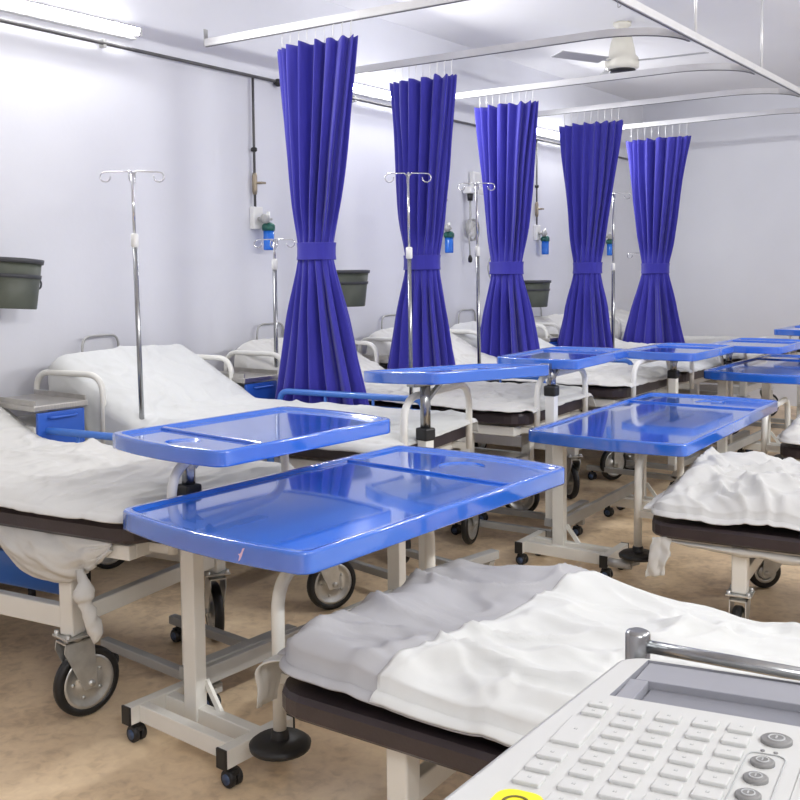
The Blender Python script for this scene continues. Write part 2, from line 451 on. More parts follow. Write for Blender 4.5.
L, W = 2.02, 0.92
MT = 0.062       # mattress thickness
def profile(s_, hinge, ang):
    """point on the bed deck for arc length s_ from the foot: (x, dz, tilt)"""
    if hinge is None or s_ < hinge - 0.09: return s_, 0.0, 0.0
    x, z, a = hinge - 0.09, 0.0, 0.0; n = 12; d = s_ - (hinge - 0.09)
    step = d / n
    for k in range(n):
        a = ang * min(1, (k + 0.5) * step / 0.18)
        x += math.cos(a) * step; z += math.sin(a) * step
    return x, z, a
def rsq(u, v, hw, r):
    return u, v
def bed(loc, rz, zd, near, hinge=None, ang=0.0, label='', angs=(0.3, 1.2, 0.5, 0.8), rails_up=(), head_rails=(1, -1), low_panel=False,
        bumper=True, hoop_top=0.2, hoop=True, stretch=True, hoop_x=-0.02, hoop_w=0.66, pedal=False, leg_in=0.36, hoop_dy=0.0, MT=MT, fin=0.06, zp=0.295, wr=0.118):
    """zd: height of the underside of the mattress; near: sign of the local y that faces the camera"""
    t = empty('hospital_bed', loc, rz, label, 'bed')
    hw = W / 2
    # deck frame
    fr = MB()
    for sy in (-1, 1): fr.box((L / 2 - 0.02, sy * (hw - fin), zd - 0.035), (L - 0.16, 0.045, 0.05), bevel=0.004)
    for x in (0.08, 0.7, 1.3, L - 0.12): fr.box((x, 0, zd - 0.035), (0.045, W - 2 * fin - 0.02, 0.048), bevel=0.004)
    fr.build('bed_frame', M['cream'], t)
    # mattress: rounded slab following the deck profile
    mb = MB()
    top = []; rc = 0.10
    ss = [0, 0.008, 0.03, 0.06, 0.1] + [0.1 + (L - 0.2) * k / 40 for k in range(1, 41)] + [L - 0.06, L - 0.03, L - 0.008, L]
    def halfw(s_):
        e_ = min(s_, L - s_)
        if e_ >= rc: return hw
        return hw - rc + math.sqrt(max(0, rc * rc - (rc - e_) ** 2))
    prof = [(-1, 0.012, 0), (-1, MT - 0.012, 0), (-1, MT, 0.012), (1, MT, 0.012), (1, MT - 0.012, 0), (1, 0.012, 0), (1, 0, 0.012), (-1, 0, 0.012)]
    def fm(s_, j):
        x, z, a = profile(s_, hinge, ang); sy, h, ins = prof[j]
        y = sy * (halfw(s_) - ins)
        return (x - math.sin(a) * h, y, zd + z + math.cos(a) * h)
    g = mb.grid(fm, ss, list(range(8)), wrap=True)
    mb.bm.faces.new(g[0]); mb.bm.faces.new(g[-1][::-1])
    for f in mb.bm.faces: f.smooth = False
    mb.build('mattress', M['vinyl'], t)
    if hinge:
        bp = MB(); x0, z0, a0 = profile(hinge + 0.12, hinge, ang); x1, z1, a1 = profile(L - 0.05, hinge, ang)
        for sy in (-1, 1): bp.bar((x0 + 0.012, sy * 0.34, zd + z0 - 0.026), (x1 + 0.012, sy * 0.34, zd + z1 - 0.026), 0.03, 0.03)
        xm, zm = (x0 + x1) / 2, (z0 + z1) / 2
        bp.bar((xm, 0.2, zd + zm - 0.04), (xm + 0.15, 0.2, zd - 0.05), 0.02, 0.02)
        bp.build('backrest_support', M['grey_steel'], t)
    # legs and casters
    legs = [(leg_in, near), (leg_in, -near), (L - 0.3, near), (L - 0.3, -near)]
    for (x, s_), a in zip(legs, angs):
        y = s_ * (hw - 0.08)
        lg = MB().box((x, y, (zp + zd - 0.012) / 2), (0.06, 0.06, zd - 0.012 - zp), bevel=0.006).build('leg', M['cream'], t)
        caster(lg, x, y, zp, a, wr)
    st = MB()
    if stretch:
        for s_ in (-1, 1): st.bar((leg_in, s_ * (hw - 0.08), zp + 0.055), (L - 0.3, s_ * (hw - 0.08), zp + 0.055), 0.04, 0.075, 0.005)
    for x in (leg_in, L - 0.3):
        st.bar((x, -hw + 0.08, zp + 0.055), (x, hw - 0.08, zp + 0.055), 0.04, 0.06, 0.005)
        if not stretch:
            st.build('cross_bar', M['cream'], t); st = MB()
    if stretch: st.build('stretcher_frame', M['cream'], t)
    if low_panel:
        MB().box((1.22, near * (hw - 0.22), 0.42), (1.5, 0.03, 0.13), bevel=0.01).build('lower_tray', M['blue_steel'], t)
    # foot hoop
    if hoop:
        h = MB(); y = hoop_w / 2
        zl = zd - (0.22 if bumper else 0.05)
        p = fillet([(hoop_x, hoop_dy - y, zl), (hoop_x, hoop_dy - y, zd + hoop_top), (hoop_x, hoop_dy + y, zd + hoop_top), (hoop_x, hoop_dy + y, zl)], 0.12, 8)
        h.tube(p, 0.019 if bumper else 0.0165, 12)
        for s_ in (-1, 1): h.bar((hoop_x, hoop_dy + s_ * y, zd - 0.035), (0.12, hoop_dy + s_ * y, zd - 0.035), 0.025, 0.03)
        h.build('foot_hoop', M['cream'], t)
    # head hoop (thin wire) behind the pillow end
    h = MB(); hx = L + 0.035
    p = fillet([(hx, -0.16, zd + 0.0), (hx, -0.13, zd + 0.47), (hx, 0.13, zd + 0.47), (hx, 0.16, zd + 0.0)], 0.06, 6)
    h.tube(p, 0.007, 8)
    h.bar((L - 0.1, -0.16, zd - 0.02), (hx + 0.01, -0.16, zd - 0.02), 0.02, 0.02); h.bar((L - 0.1, 0.16, zd - 0.02), (hx + 0.01, 0.16, zd - 0.02), 0.02, 0.02)
    h.build('head_hoop', M['grey_steel'], t)
    for s_ in head_rails:
        h = MB(); y = s_ * (hw + 0.035)
        h.tube(fillet([(L - 0.48, y, zd - 0.06), (L - 0.48, y, zd + 0.32), (L - 0.02, y, zd + 0.32), (L - 0.02, y, zd - 0.06)], 0.10, 8), 0.0155, 12)
        for x in (L - 0.48, L - 0.06): h.bar((x, y, zd - 0.04), (x, s_ * (hw - 0.06), zd - 0.04), 0.02, 0.02)
        h.build('head_side_rail', M['cream'], t)
    for s_, x0, x1, dz in rails_up:
        h = MB(); y = s_ * (hw + 0.03); zt = zd + dz
        h.tube(fillet([(x0, y, zd - 0.05), (x0, y, zt), (x1, y, zt), (x1, y, zd - 0.05)], 0.06, 6), 0.017, 10)
        n = 3
        for k in range(1, n): 
            x = x0 + (x1 - x0) * k / n
            h.tube([(x, y, zt), (x, y, zd - 0.05)], 0.008, 8)
        h.tube([(x0, y, zd - 0.03), (x1, y, zd - 0.03)], 0.012, 8)
        for x in (x0, x1): h.bar((x, y, zd - 0.045), (x, s_ * (hw - 0.06), zd - 0.045), 0.018, 0.018)
        h.build('side_rail', M['blue_steel'], t)
    if bumper:
        for s_ in (-1, 1):
            d = MB()
            y = hoop_dy + s_ * hoop_w / 2; x = hoop_x; zb = zd - 0.225
            d.lathe([(0, 0.012), (0.02, 0.012), (0.03, 0.010), (0.075, 0.006), (0.088, -0.004), (0.086, -0.016), (0.06, -0.022), (0, -0.022)], (x, y, zb), seg=28)
            d.lathe([(0.027, 0.0), (0.025, 0.02), (0.021, 0.026), (0, 0.026)], (x, y, zb + 0.010), seg=16)
            d.build('bumper_disc', M['rubber'], t)
    if pedal:
        d = MB(); y = hoop_dy + near * hoop_w / 2
        d.tube([(hoop_x, y, zd - 0.25), (hoop_x, y, 0.13), (hoop_x - 0.04, y, 0.115)], 0.010, 8)
        d.tube([(hoop_x - 0.03, y, 0.115), (hoop_x - 0.14, y, 0.115)], 0.021, 12)
        d.build('foot_pedal', M['grey_steel'], t)
    return t

def sheet(name, loc, rz, zd, hinge, ang, s0, s1, near_drop, far_drop, foot_drop, amp, seed, label, material=M['sheet'], fold=(1, 1), near=1,
          bump=None, ns=190, nv=104, head_drop=0.02, inset=0.0, lift=0.012, edge=0.02, fine=1.0, group=None, MT=MT, skew=0.0, dome=0.022, dome_w=0.06, creases=16, cseed=None):
    """a cloth lying on the mattress, falling over its sides; drops may be numbers or functions of the arc length"""
    t = MB(); hw = W / 2 - inset
    r = 0.03
    crn = random.Random(int((cseed if cseed is not None else seed) * 100))
    cl = []
    for _ in range(creases):
        a_ = crn.choice((0.25, 0.5, -0.35, 1.1, -0.9, 0.1)) + crn.uniform(-0.25, 0.25)
        cl.append((crn.uniform(0.02, 1.5), crn.uniform(-W / 2, W / 2), math.cos(a_), math.sin(a_), crn.uniform(0.08, 0.32), crn.uniform(0.010, 0.022), crn.uniform(0.006, 0.017), crn.uniform(-2.0, 2.0)))
    def crease(x, y):
        h = 0.0
        for cx, cy, ca, sa, ln, wd, ht, bend in cl:
            p = (x - cx) * ca + (y - cy) * sa
            if abs(p) > ln: continue
            q = -(x - cx) * sa + (y - cy) * ca + bend * p * p
            if abs(q) > wd * 5: continue
            fade = 1 - (p / ln) ** 2
            h += ht * fade * (math.exp(-abs(q) / wd) if q > 0 else math.exp(-abs(q) / (wd * 2.2)))
        return h
    nd = near_drop if callable(near_drop) else (lambda s_: near_drop)
    fd = far_drop if callable(far_drop) else (lambda s_: far_drop)
    ftd = foot_drop if callable(foot_drop) else (lambda v: foot_drop)
    us = [-1 + k / 7 for k in range(7)] + [k / (ns - 1) for k in range(ns)]
    us += [1 + k / 3 for k in range(1, 4)] if head_drop else []
    ne = 9
    vs = [-1 - (ne - k) / ne for k in range(ne)] + [-1 + 2 * k / (nv - 1) for k in range(nv)] + [1 + (k + 1) / ne for k in range(ne)]
    def over(e_):
        """horizontal and vertical travel of cloth that runs e_ past an edge"""
        if e_ <= 0: return 0.0, 0.0
        q = min(e_ / r, PI / 2)
        return r * math.sin(q), r * (1 - math.cos(q)) + max(0.0, e_ - r * PI / 2)
    def fn(u, v):
        sk0 = s0 + skew * max(-1, min(1, v)); s_ = sk0 + (s1 - sk0) * min(1, max(0, u))
        y = hw * max(-1, min(1, v)) * near
        if s0 < 0.01:                       # rounded corners at the foot
            e0 = min(0.1, max(0.0, s_)); y *= (hw - 0.085 + math.sqrt(0.085 ** 2 - (0.085 - 0.85 * e0) ** 2)) / hw
        ef = max(0.0, -u) * ftd(v) if u < 0 else 0.0
        eh = (u - 1) * head_drop if u > 1 else 0.0
        side = 0.0
        if v > 1: side = (v - 1) * (nd(s_) * (1 + edge * 6 * fbm((s_ * 3 + seed, 0.3, 7.7), 3)))
        elif v < -1: side = (-v - 1) * (fd(s_) * (1 + edge * 6 * fbm((s_ * 3 + seed, 9.3, 2.7), 3)))
        x, z, a = profile(s_, hinge, ang)
        ho, vo = over(side); hf, vf = over(ef); hh, vh = over(eh)
        px, py = s_ * 1.0, y
        f1 = fbm((px * 2.6 * fold[0] + seed, py * 2.6 * fold[1], seed * 1.7), 3)
        q = Vector((px * 4.5 * fold[0] + 0.6 * f1 + seed, py * 4.5 * fold[1] + 0.6 * f1, seed))
        rd = max(0.0, 1.0 - abs(noise.noise(q)) * 4.2)
        q2 = Vector((px * 9 * fold[0] + 0.9 * f1 - seed, py * 9 * fold[1] - 0.9 * f1, seed * 2.1))
        rd2 = max(0.0, 1.0 - abs(noise.noise(q2)) * 4.0)
        q3 = Vector((px * 17 * fold[0] + 1.2 * f1, py * 17 * fold[1] + 1.5 * f1, seed * 3.3))
        d = amp * (0.45 + 0.55 * f1 + 0.50 * rd * rd + 0.22 * fine * rd2 + 0.08 * fine * noise.noise(q3))
        d = max(0.0, d) + crease(px, py)
        if bump: d += bump(s_, py * near)
        dist = min(max(0.0, s_), max(0.0, W / 2 - abs(py))) if u >= 0 and abs(v) <= 1 else 0.0
        dist += 0.010
        em = 0.2 + 0.8 * min(1.0, dist / 0.09)
        q4 = min(1.0, dist / (dome_w * (1 + 0.5 * fbm((px * 4 + seed, py * 4, 5.5), 2))))
        dn = lift + d * em + dome * math.sqrt(max(0.0, 1 - (1 - q4) ** 2)) * (1 + 0.3 * f1)
        sd = 1 if py >= 0 else -1
        wob = (0.012 + amp * 0.45) * fbm((px * 6, z * 3 + side * 4, seed + 3), 3) * min(1, (side + ef) * 9)
        X = x - hf * 1.0 + hh * math.cos(a) - math.sin(a) * (MT + dn) - (wob if ef > 0 else 0) - (0.012 if ef > 0.02 else 0)
        Y = py + sd * (ho + (max(0, wob) + 0.008 * min(1, side * 20) if side > 0 else 0))
        Z = zd + z + math.cos(a) * (MT + dn) - max(vo, vf) - 0.3 * min(vo, vf) - vh
        return (X, Y, Z)
    t.grid(fn, us, vs)
    o = t.build(name, material, None, thick=0.003)
    o.location = loc; o.rotation_euler = (0, 0, rz)
    tag(o, label, 'bed sheet', group)
    return o

# left row: feet towards the aisle, heads at the left wall.  (foot x, foot y centre, yaw, hinge, angle)
def lrz(dy): return PI + math.atan2(-dy, -2.0) * 0 + dy
ZL = 0.69
SL = 6.0
AO, ARZ = (-2.52, 2.35, 0), PI + R(9)
ZA = 0.65
bed(AO, ARZ, ZA, 1, 1.42, R(25), 'hospital bed at far left with the knotted sheet under its foot corner', angs=(R(75), R(140), 0.9, 2.0),
    rails_up=((-1, 0.85, 1.95, 0.13),), head_rails=(1,), low_panel=True, bumper=False, hoop_top=0.24, hoop_x=-0.03, hoop_w=0.64)
sheet('bed_sheet', AO, ARZ, ZA, 1.42, R(25), 0.0, L - 0.03, 0.03, 0.12, 0.03, 0.022, 3.1,
      'creased off-white sheet on the far left bed, tied in a hanging knot', M['warm_sheet'], fold=(1.3, 0.7))
swag_parent = [o for o in bpy.data.objects if o.name.startswith('bed_sheet')][-1]
sw = MB()
def swag(u, v):
    x = 0.12 + 0.57 * u
    sag = 0.155 * (math.sin(PI * min(1, u * 1.0 + 0.02)) ** 0.7) * (1.0 if u > 0.3 else 0.75 + 0.25 * u / 0.3)
    z = ZA - 0.002 - v * (sag + 0.01)
    belly = 0.05 * math.sin(PI * v) * math.sin(PI * u) + 0.006
    y = W / 2 - 0.035 + belly + 0.012 * fbm((u * 5 + 2 * v, v * 3, 4.4), 3) + 0.016 * (1 - abs(math.sin(2.6 * math.atan2(u - 0.16, 1.15 - v) * 3.0))) * min(1, 3 * v) * (1.1 - u)
    return (x, y, z)
sw.grid(swag, [k / 80 for k in range(81)], [k / 40 for k in range(41)])
sw.build('hanging_swag', M['warm_sheet'], swag_parent, thick=0.006)
kn = MB()
kp = [(0.23, W / 2 + 0.005, ZA - 0.10), (0.20, W / 2 + 0.02, ZA - 0.14), (0.19, W / 2 + 0.03, ZA - 0.17), (0.185, W / 2 + 0.028, ZA - 0.195), (0.17, W / 2 + 0.025, ZA - 0.235), (0.155, W / 2 + 0.02, ZA - 0.28), (0.15, W / 2 + 0.02, ZA - 0.315)]
kp = fillet(kp, 0.03, 4)
prof_ = [0.014, 0.026, 0.034, 0.036, 0.022, 0.020, 0.025, 0.026, 0.022, 0.012]
nk = len(kp)
kn.tube(kp, 0.02, 16, radii=[prof_[min(9, int(9 * i_ / (nk - 1)))] * (1 - (9 * i_ / (nk - 1)) % 1) + prof_[min(9, int(9 * i_ / (nk - 1)) + 1)] * ((9 * i_ / (nk - 1)) % 1) for i_ in range(nk)])
for v_ in kn.bm.verts: v_.co += Vector((0.012 * noise.noise(v_.co * 40), 0.006 * noise.noise(v_.co * 37 + Vector((3, 1, 2))), 0))
kn.build('sheet_knot', M['warm_sheet'], swag_parent)

left = [
    # foot centre y, head hinge, raise, sheet label, bed label, bits
    dict(y=3.62, yaw=8, hinge=1.36, ang=29, seed=7.3, dz=0.0,
         bed='hospital bed with raised back behind the nearer left overbed table and drip stand', sheet='white sheet draped over the raised back of the bed between the two lockers',
         nd=lambda s_: 0.05 + 0.33 * smooth(0.95, 1.6, s_), amp=0.018),
    dict(y=4.83, yaw=4, hinge=1.38, ang=27, seed=9.1, dz=0.0,
         bed='hospital bed whose head end disappears behind the largest blue curtain', sheet='rumpled white sheet on the bed behind the largest curtain',
         nd=lambda s_: 0.03 + 0.25 * smooth(0.9, 1.5, s_), amp=0.03),
    dict(y=6.10, yaw=2, hinge=1.38, ang=27, seed=12.6, dz=0.0,
         bed='hospital bed with its raised head between the first and second curtains', sheet='white sheet on the bed whose head shows between first and second curtains',
         nd=lambda s_: 0.03 + 0.2 * smooth(0.9, 1.5, s_), amp=0.03),
    dict(y=7.14, yaw=1, hinge=1.36, ang=25, seed=15.2, dz=0.0,
         bed='hospital bed seen right of the third blue curtain', sheet='smooth white sheet sloping down right of the third curtain',
         nd=lambda s_: 0.03 + 0.2 * smooth(0.9, 1.5, s_), amp=0.02),
    dict(y=8.34, yaw=1, hinge=1.36, ang=25, seed=18.8, dz=0.0,
         bed='hospital bed with its head end behind the fourth blue curtain', sheet='white sheet on the bed behind the fourth curtain',
         nd=lambda s_: 0.03 + 0.2 * smooth(0.9, 1.5, s_), amp=0.02),
    dict(y=9.62, yaw=1, hinge=1.36, ang=25, seed=21.4, dz=0.0,
         bed='farthest hospital bed of the left row, by the back wall', sheet='white sheet on the farthest left bed by the back wall',
         nd=lambda s_: 0.03 + 0.2 * smooth(0.9, 1.5, s_), amp=0.02),
]
for i, d in enumerate(left):
    loc = (-2.52, d['y'], 0); rz = PI + R(d['yaw'])
    bed(loc, rz, ZL, 1, d['hinge'], R(d['ang']), d['bed'], angs=(1.05 + i * 0.7, 2.3 + i, 0.5 + i * 0.4, 1.9), bumper=False, hoop_x=-0.03,
        hoop_top=(0.27, 0.245, 0.215, 0.22, 0.2, 0.2)[i], hoop_w=0.66, rails_up=((-1, 0.30, 1.2, 0.15), (1, 0.55, 1.25, 0.04)) if i < 2 else ((-1, 0.30, 1.2, 0.15 if i == 2 else 0.06),), low_panel=(i == 1))
    sheet('bed_sheet', loc, rz, ZL, d['hinge'], R(d['ang']), 0.0, L - 0.02, d['nd'], 0.10, 0.04, d['amp'], d['seed'], d['sheet'],
          M['sheet'] if i in (0, 3) else M['warm_sheet'], head_drop=0.1)

# right row: feet towards the aisle, heads off to the right
ZR = 0.40
def xbump(s_, y):     # y>0 is the side towards the camera
    b_ = 0.0
    b_ += 0.055 * math.exp(-((s_ - 0.40) / 0.20) ** 2 - ((y + 0.28) / 0.16) ** 2)
    b_ += 0.035 * math.exp(-((s_ - 0.16) / 0.10) ** 2 - ((y - 0.05) / 0.16) ** 2)
    b_ += 0.022 * math.exp(-((s_ - 0.06) / 0.05) ** 2 - ((y - 0.30) / 0.08) ** 2)
    b_ += 0.020 * math.exp(-((s_ - 0.07) / 0.05) ** 2 - ((y + 0.12) / 0.07) ** 2)
    # long crease running obliquely from the near edge
    c = (s_ - 0.28) * 0.9 + (y - 0.38) * 0.5
    b_ += 0.014 * math.exp(-(c / 0.025) ** 2) * smooth(-0.3, 0.4, y)
    return b_
XO, XRZ = (-1.725, 2.165, 0), R(2.7)
bed(XO, XRZ, ZR, -1, None, 0, 'nearest hospital bed at lower right under the white keyboard machine', angs=(0.5, 2.1, 0.9, 2.0), bumper=True,
    hoop_top=0.265, hoop_x=-0.175, hoop_w=0.80, hoop_dy=0.19, stretch=False, head_rails=(), fin=0.20, zp=0.20, wr=0.078)
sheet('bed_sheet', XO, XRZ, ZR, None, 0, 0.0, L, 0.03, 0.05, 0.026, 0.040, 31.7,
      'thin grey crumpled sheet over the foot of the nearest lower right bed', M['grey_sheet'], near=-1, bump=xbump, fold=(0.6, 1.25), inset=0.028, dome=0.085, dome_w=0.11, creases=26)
xsh = [o for o in bpy.data.objects if o.name.startswith('bed_sheet')][-1]
fx = MB()
def xflap(u, v):
    y = -0.36 + 0.17 * u * (1 - 0.45 * v) + 0.05 * v
    return (0.010 - 0.13 * smooth(0, 0.6, v) - 0.05 * v + 0.012 * fbm((u * 3, v * 3, 2.2), 2), y + 0.012 * fbm((u * 2, v * 3, 6.2), 2), ZR + MT + 0.035 - 0.17 * v * v - 0.02 * v)
fx.grid(xflap, [k / 12 for k in range(13)], [k / 14 for k in range(15)])
fx.build('dangling_corner', M['sheet'], xsh, thick=0.004)
def x2bump(s_, y):
    return xbump(s_, y) * 1.0 + 0.016 * math.exp(-(((s_ - 0.9) * 0.55 + (y - 0.05)) / 0.03) ** 2)
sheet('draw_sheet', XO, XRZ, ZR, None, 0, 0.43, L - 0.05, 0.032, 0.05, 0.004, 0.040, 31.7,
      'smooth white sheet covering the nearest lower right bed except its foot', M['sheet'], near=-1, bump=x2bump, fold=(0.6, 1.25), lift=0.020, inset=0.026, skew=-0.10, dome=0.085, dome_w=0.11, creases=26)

def ybump(s_, y):
    b_ = 0.075 * math.exp(-((s_ - 0.30) / 0.20) ** 2 - ((y + 0.22) / 0.2) ** 2)
    b_ += 0.07 * math.exp(-((s_ - 0.62) / 0.12) ** 2 - ((y + 0.30) / 0.15) ** 2)
    b_ += 0.05 * math.exp(-((s_ - 0.12) / 0.09) ** 2 - ((y - 0.10) / 0.14) ** 2)
    b_ += 0.05 * math.exp(-((s_ - 0.45) / 0.16) ** 2 - ((y - 0.18) / 0.12) ** 2)
    return b_
YO, YRZ = (-1.616, 4.237, 0), R(6.3)
bed(YO, YRZ, ZR, -1, None, 0, 'hospital bed at the right edge with crumpled thin sheet and black bumper disc', angs=(1.6, 0.6, 0.9, 2.0), bumper=True,
    hoop_top=0.235, hoop_x=-0.18, hoop_w=0.76, hoop_dy=0.41, head_rails=(), stretch=False, pedal=True, fin=0.20, zp=0.20, wr=0.078)
sheet('bed_sheet', YO, YRZ, ZR, None, 0, 0.0, L, 0.03, 0.06, 0.026, 0.06, 41.2,
      'heavily crumpled white sheet on the middle right bed with the bumper disc', M['crumpled'], near=-1, bump=ybump, inset=0.028, ns=210, nv=120, dome=0.055, dome_w=0.12, creases=34)
ysh = [o for o in bpy.data.objects if o.name.startswith('bed_sheet')][-1]
un = MB()
def under(u, v):
    x = 0.05 + 0.9 * u; z = ZR - 0.065 - 0.035 * v * (1 + 0.4 * fbm((u * 6, 0, 2), 2)) * math.sin(PI * min(1, u + 0.05)) - 0.0
    return (x, -W / 2 + 0.03 - 0.012 * math.sin(PI * v) + 0.006 * fbm((u * 9, v * 2, 1), 2), z + 0.055)
un.grid(under, [k / 30 for k in range(31)], [k / 8 for k in range(9)])
un.build('tucked_hem', M['warm_sheet'], ysh, thick=0.004)
fl = MB()
def flap(u, v):
    return (0.02 + 0.08 * u - 0.02 * v + 0.014 * fbm((u * 3, v * 3, 8), 2), -W / 2 + 0.02 - 0.03 * v + 0.02 * fbm((u * 4, v * 2.5, 3), 2), ZR - 0.01 - 0.16 * v + 0.02 * u)
fl.grid(flap, [k / 10 for k in range(11)], [k / 14 for k in range(15)])
fl.build('dangling_corner', M['warm_sheet'], ysh, thick=0.004)

ZO, ZRZ = (-1.60, 6.08, 0), R(5)
bed(ZO, ZRZ, ZR + 0.03, -1, None, 0, 'hospital bed at the right edge beyond the middle overbed table', angs=(2.6, 0.9, 0.9, 2.0), hoop_x=-0.17, hoop_top=0.18, hoop_w=0.76, hoop_dy=0.44, head_rails=(), fin=0.20, zp=0.20, wr=0.078)
sheet('bed_sheet', ZO, ZRZ, ZR + 0.03, None, 0, 0.0, L, 0.03, 0.10, 0.01, 0.05, 47.9,
      'lumpy pale sheet on the bed cut off at the right edge', M['warm_sheet'], near=-1, bump=ybump, dome=0.07, dome_w=0.1)
QO, QRZ = (-1.60, 8.02, 0), R(4)
bed(QO, QRZ, ZR + 0.05, -1, None, 0, 'farthest right hospital bed behind the far right overbed table', angs=(0.6, 1.9, 0.9, 2.0), hoop_x=-0.17, hoop_top=0.18, hoop_w=0.76, hoop_dy=0.44, head_rails=(), fin=0.20, zp=0.20, wr=0.078)
sheet('bed_sheet', QO, QRZ, ZR + 0.05, None, 0, 0.0, L, 0.03, 0.10, 0.05, 0.04, 53.3,
      'white sheet on the farthest right bed', M['warm_sheet'], near=-1)

# ------------------------------------------------------------------ overbed tables
def tray(parent, w, l, z, divider, cup_at, sag=0.04, thick=0.06):
    """moulded tray: long side along y, its ends bowed outwards, raised lip, recessed floor with a cup well and a divider ridge"""
    hx, hy = w / 2, l / 2
    ch = min(0.034, 0.07 * w)
    def outline(d):
        X, Y = hx - d, hy - d
        o = []
        c = ch - d * 0.4
        n = 12
        for sgn in (1, -1):
            ys = Y * sgn
            for k in range(n + 1):
                f = -1 + 2 * k / n
                x = (-f if sgn > 0 else f) * (X - c * 0.75)
                y = ys - sgn * sag * (f * f) * 0.9
                o.append((x, y))
            # corner chamfer in two steps
            x_side = -X if sgn > 0 else X
            o.append(((-(X - c * 0.22)) if sgn > 0 else (X - c * 0.22), ys - sgn * (sag * 0.9 + c * 0.42)))
            o.append((x_side, ys - sgn * (sag * 0.9 + c)))
            # second corner of that long side is reached from the other end
            o.append((x_side, -(ys - sgn * (sag * 0.9 + c))))
            o.append(((-(X - c * 0.22)) if sgn > 0 else (X - c * 0.22), -(ys - sgn * (sag * 0.9 + c * 0.42))))
        return o
    mb = MB()
    rings = []
    for d, zz in ((0.006, -thick), (0.0015, -thick + 0.0015), (0.0, -thick + 0.005), (0.0, -thick + 0.009), (0.0, -0.011), (0.0, -0.007), (0.0015, -0.0022), (0.005, 0.0), (0.009, 0.0), (0.016, 0.0), (0.020, 0.0), (0.0235, -0.002), (0.027, -0.009), (0.030, -0.012)):
        rings.append([mb.bm.verts.new((x, y, z + zz)) for x, y in outline(d)])
    n = len(rings[0])
    for a, b_ in zip(rings, rings[1:]):
        for k in range(n):
            f = mb.bm.faces.new((a[k], a[(k + 1) % n], b_[(k + 1) % n], b_[k])); f.smooth = True
    # underside
    inner = [mb.bm.verts.new((x, y, z - thick)) for x, y in outline(0.022)]
    inner2 = [mb.bm.verts.new((x, y, z - 0.02)) for x, y in outline(0.026)]
    for a, b_ in ((rings[0], inner), (inner, inner2)):
        for k in range(n): mb.bm.faces.new((b_[k], b_[(k + 1) % n], a[(k + 1) % n], a[k]))
    mb.bm.faces.new(inner2[::-1])
    # recessed floor with a hole for the cup well
    cx, cy, cr = cup_at
    hole = [mb.bm.verts.new((cx + cr * math.cos(2 * PI * k / 28), cy + cr * math.sin(2 * PI * k / 28), z - 0.012)) for k in range(28)]
    he = [mb.bm.edges.new((hole[k], hole[(k + 1) % 28])) for k in range(28)]
    re = [mb.bm.edges.get((rings[-1][k], rings[-1][(k + 1) % n])) for k in range(n)]
    bmesh.ops.triangle_fill(mb.bm, edges=he + re, use_beauty=True, use_dissolve=False, normal=(0, 0, 1))
    low = [mb.bm.verts.new((cx + (cr - 0.005) * math.cos(2 * PI * k / 28), cy + (cr - 0.005) * math.sin(2 * PI * k / 28), z - 0.0185)) for k in range(28)]
    for k in range(28):
        f = mb.bm.faces.new((hole[k], hole[(k + 1) % 28], low[(k + 1) % 28], low[k])); f.smooth = True
    mb.bm.faces.new(low)
    # divider ridge
    if divider is not None:
        mb.box((0, divider, z - 0.009), (w - 0.055, 0.022, 0.012), bevel=0.004)
    tt = mb.build('tray_top', M['blue'], parent)
    up_ = MB(); up_.prism(outline(0.03), z - thick + 0.006, z - 0.024)
    up_.build('underside_reflector', M['white_plastic'], tt)  # added white panel, brightens how the tray mirrors in the tabletop below
    return tt

def small_caster(parent, x, y, z=0.065):
    c = MB()
    r = 0.027
    for s_ in (-1, 1):
        c.lathe([(0, -0.010), (r - 0.004, -0.010), (r, -0.006), (r, 0.006), (r - 0.004, 0.010), (0, 0.010)], (x, y + s_ * 0.013, r), axis='Y', seg=20)
    c.tube([(x, y, r), (x, y, z + 0.002)], 0.008, 8)
    c.box((x, y, r + 0.018), (0.046, 0.03, 0.02), bevel=0.006)
    o = c.build('caster', M['rubber'], parent)
    for s_ in (-1, 1):
        MB().lathe([(0, s_ * 0.0250), (0.016, s_ * 0.0250), (0.016, s_ * 0.020)], (x, y, r), axis='Y', seg=16).build('caster_hub', M['hub_blue'], o)

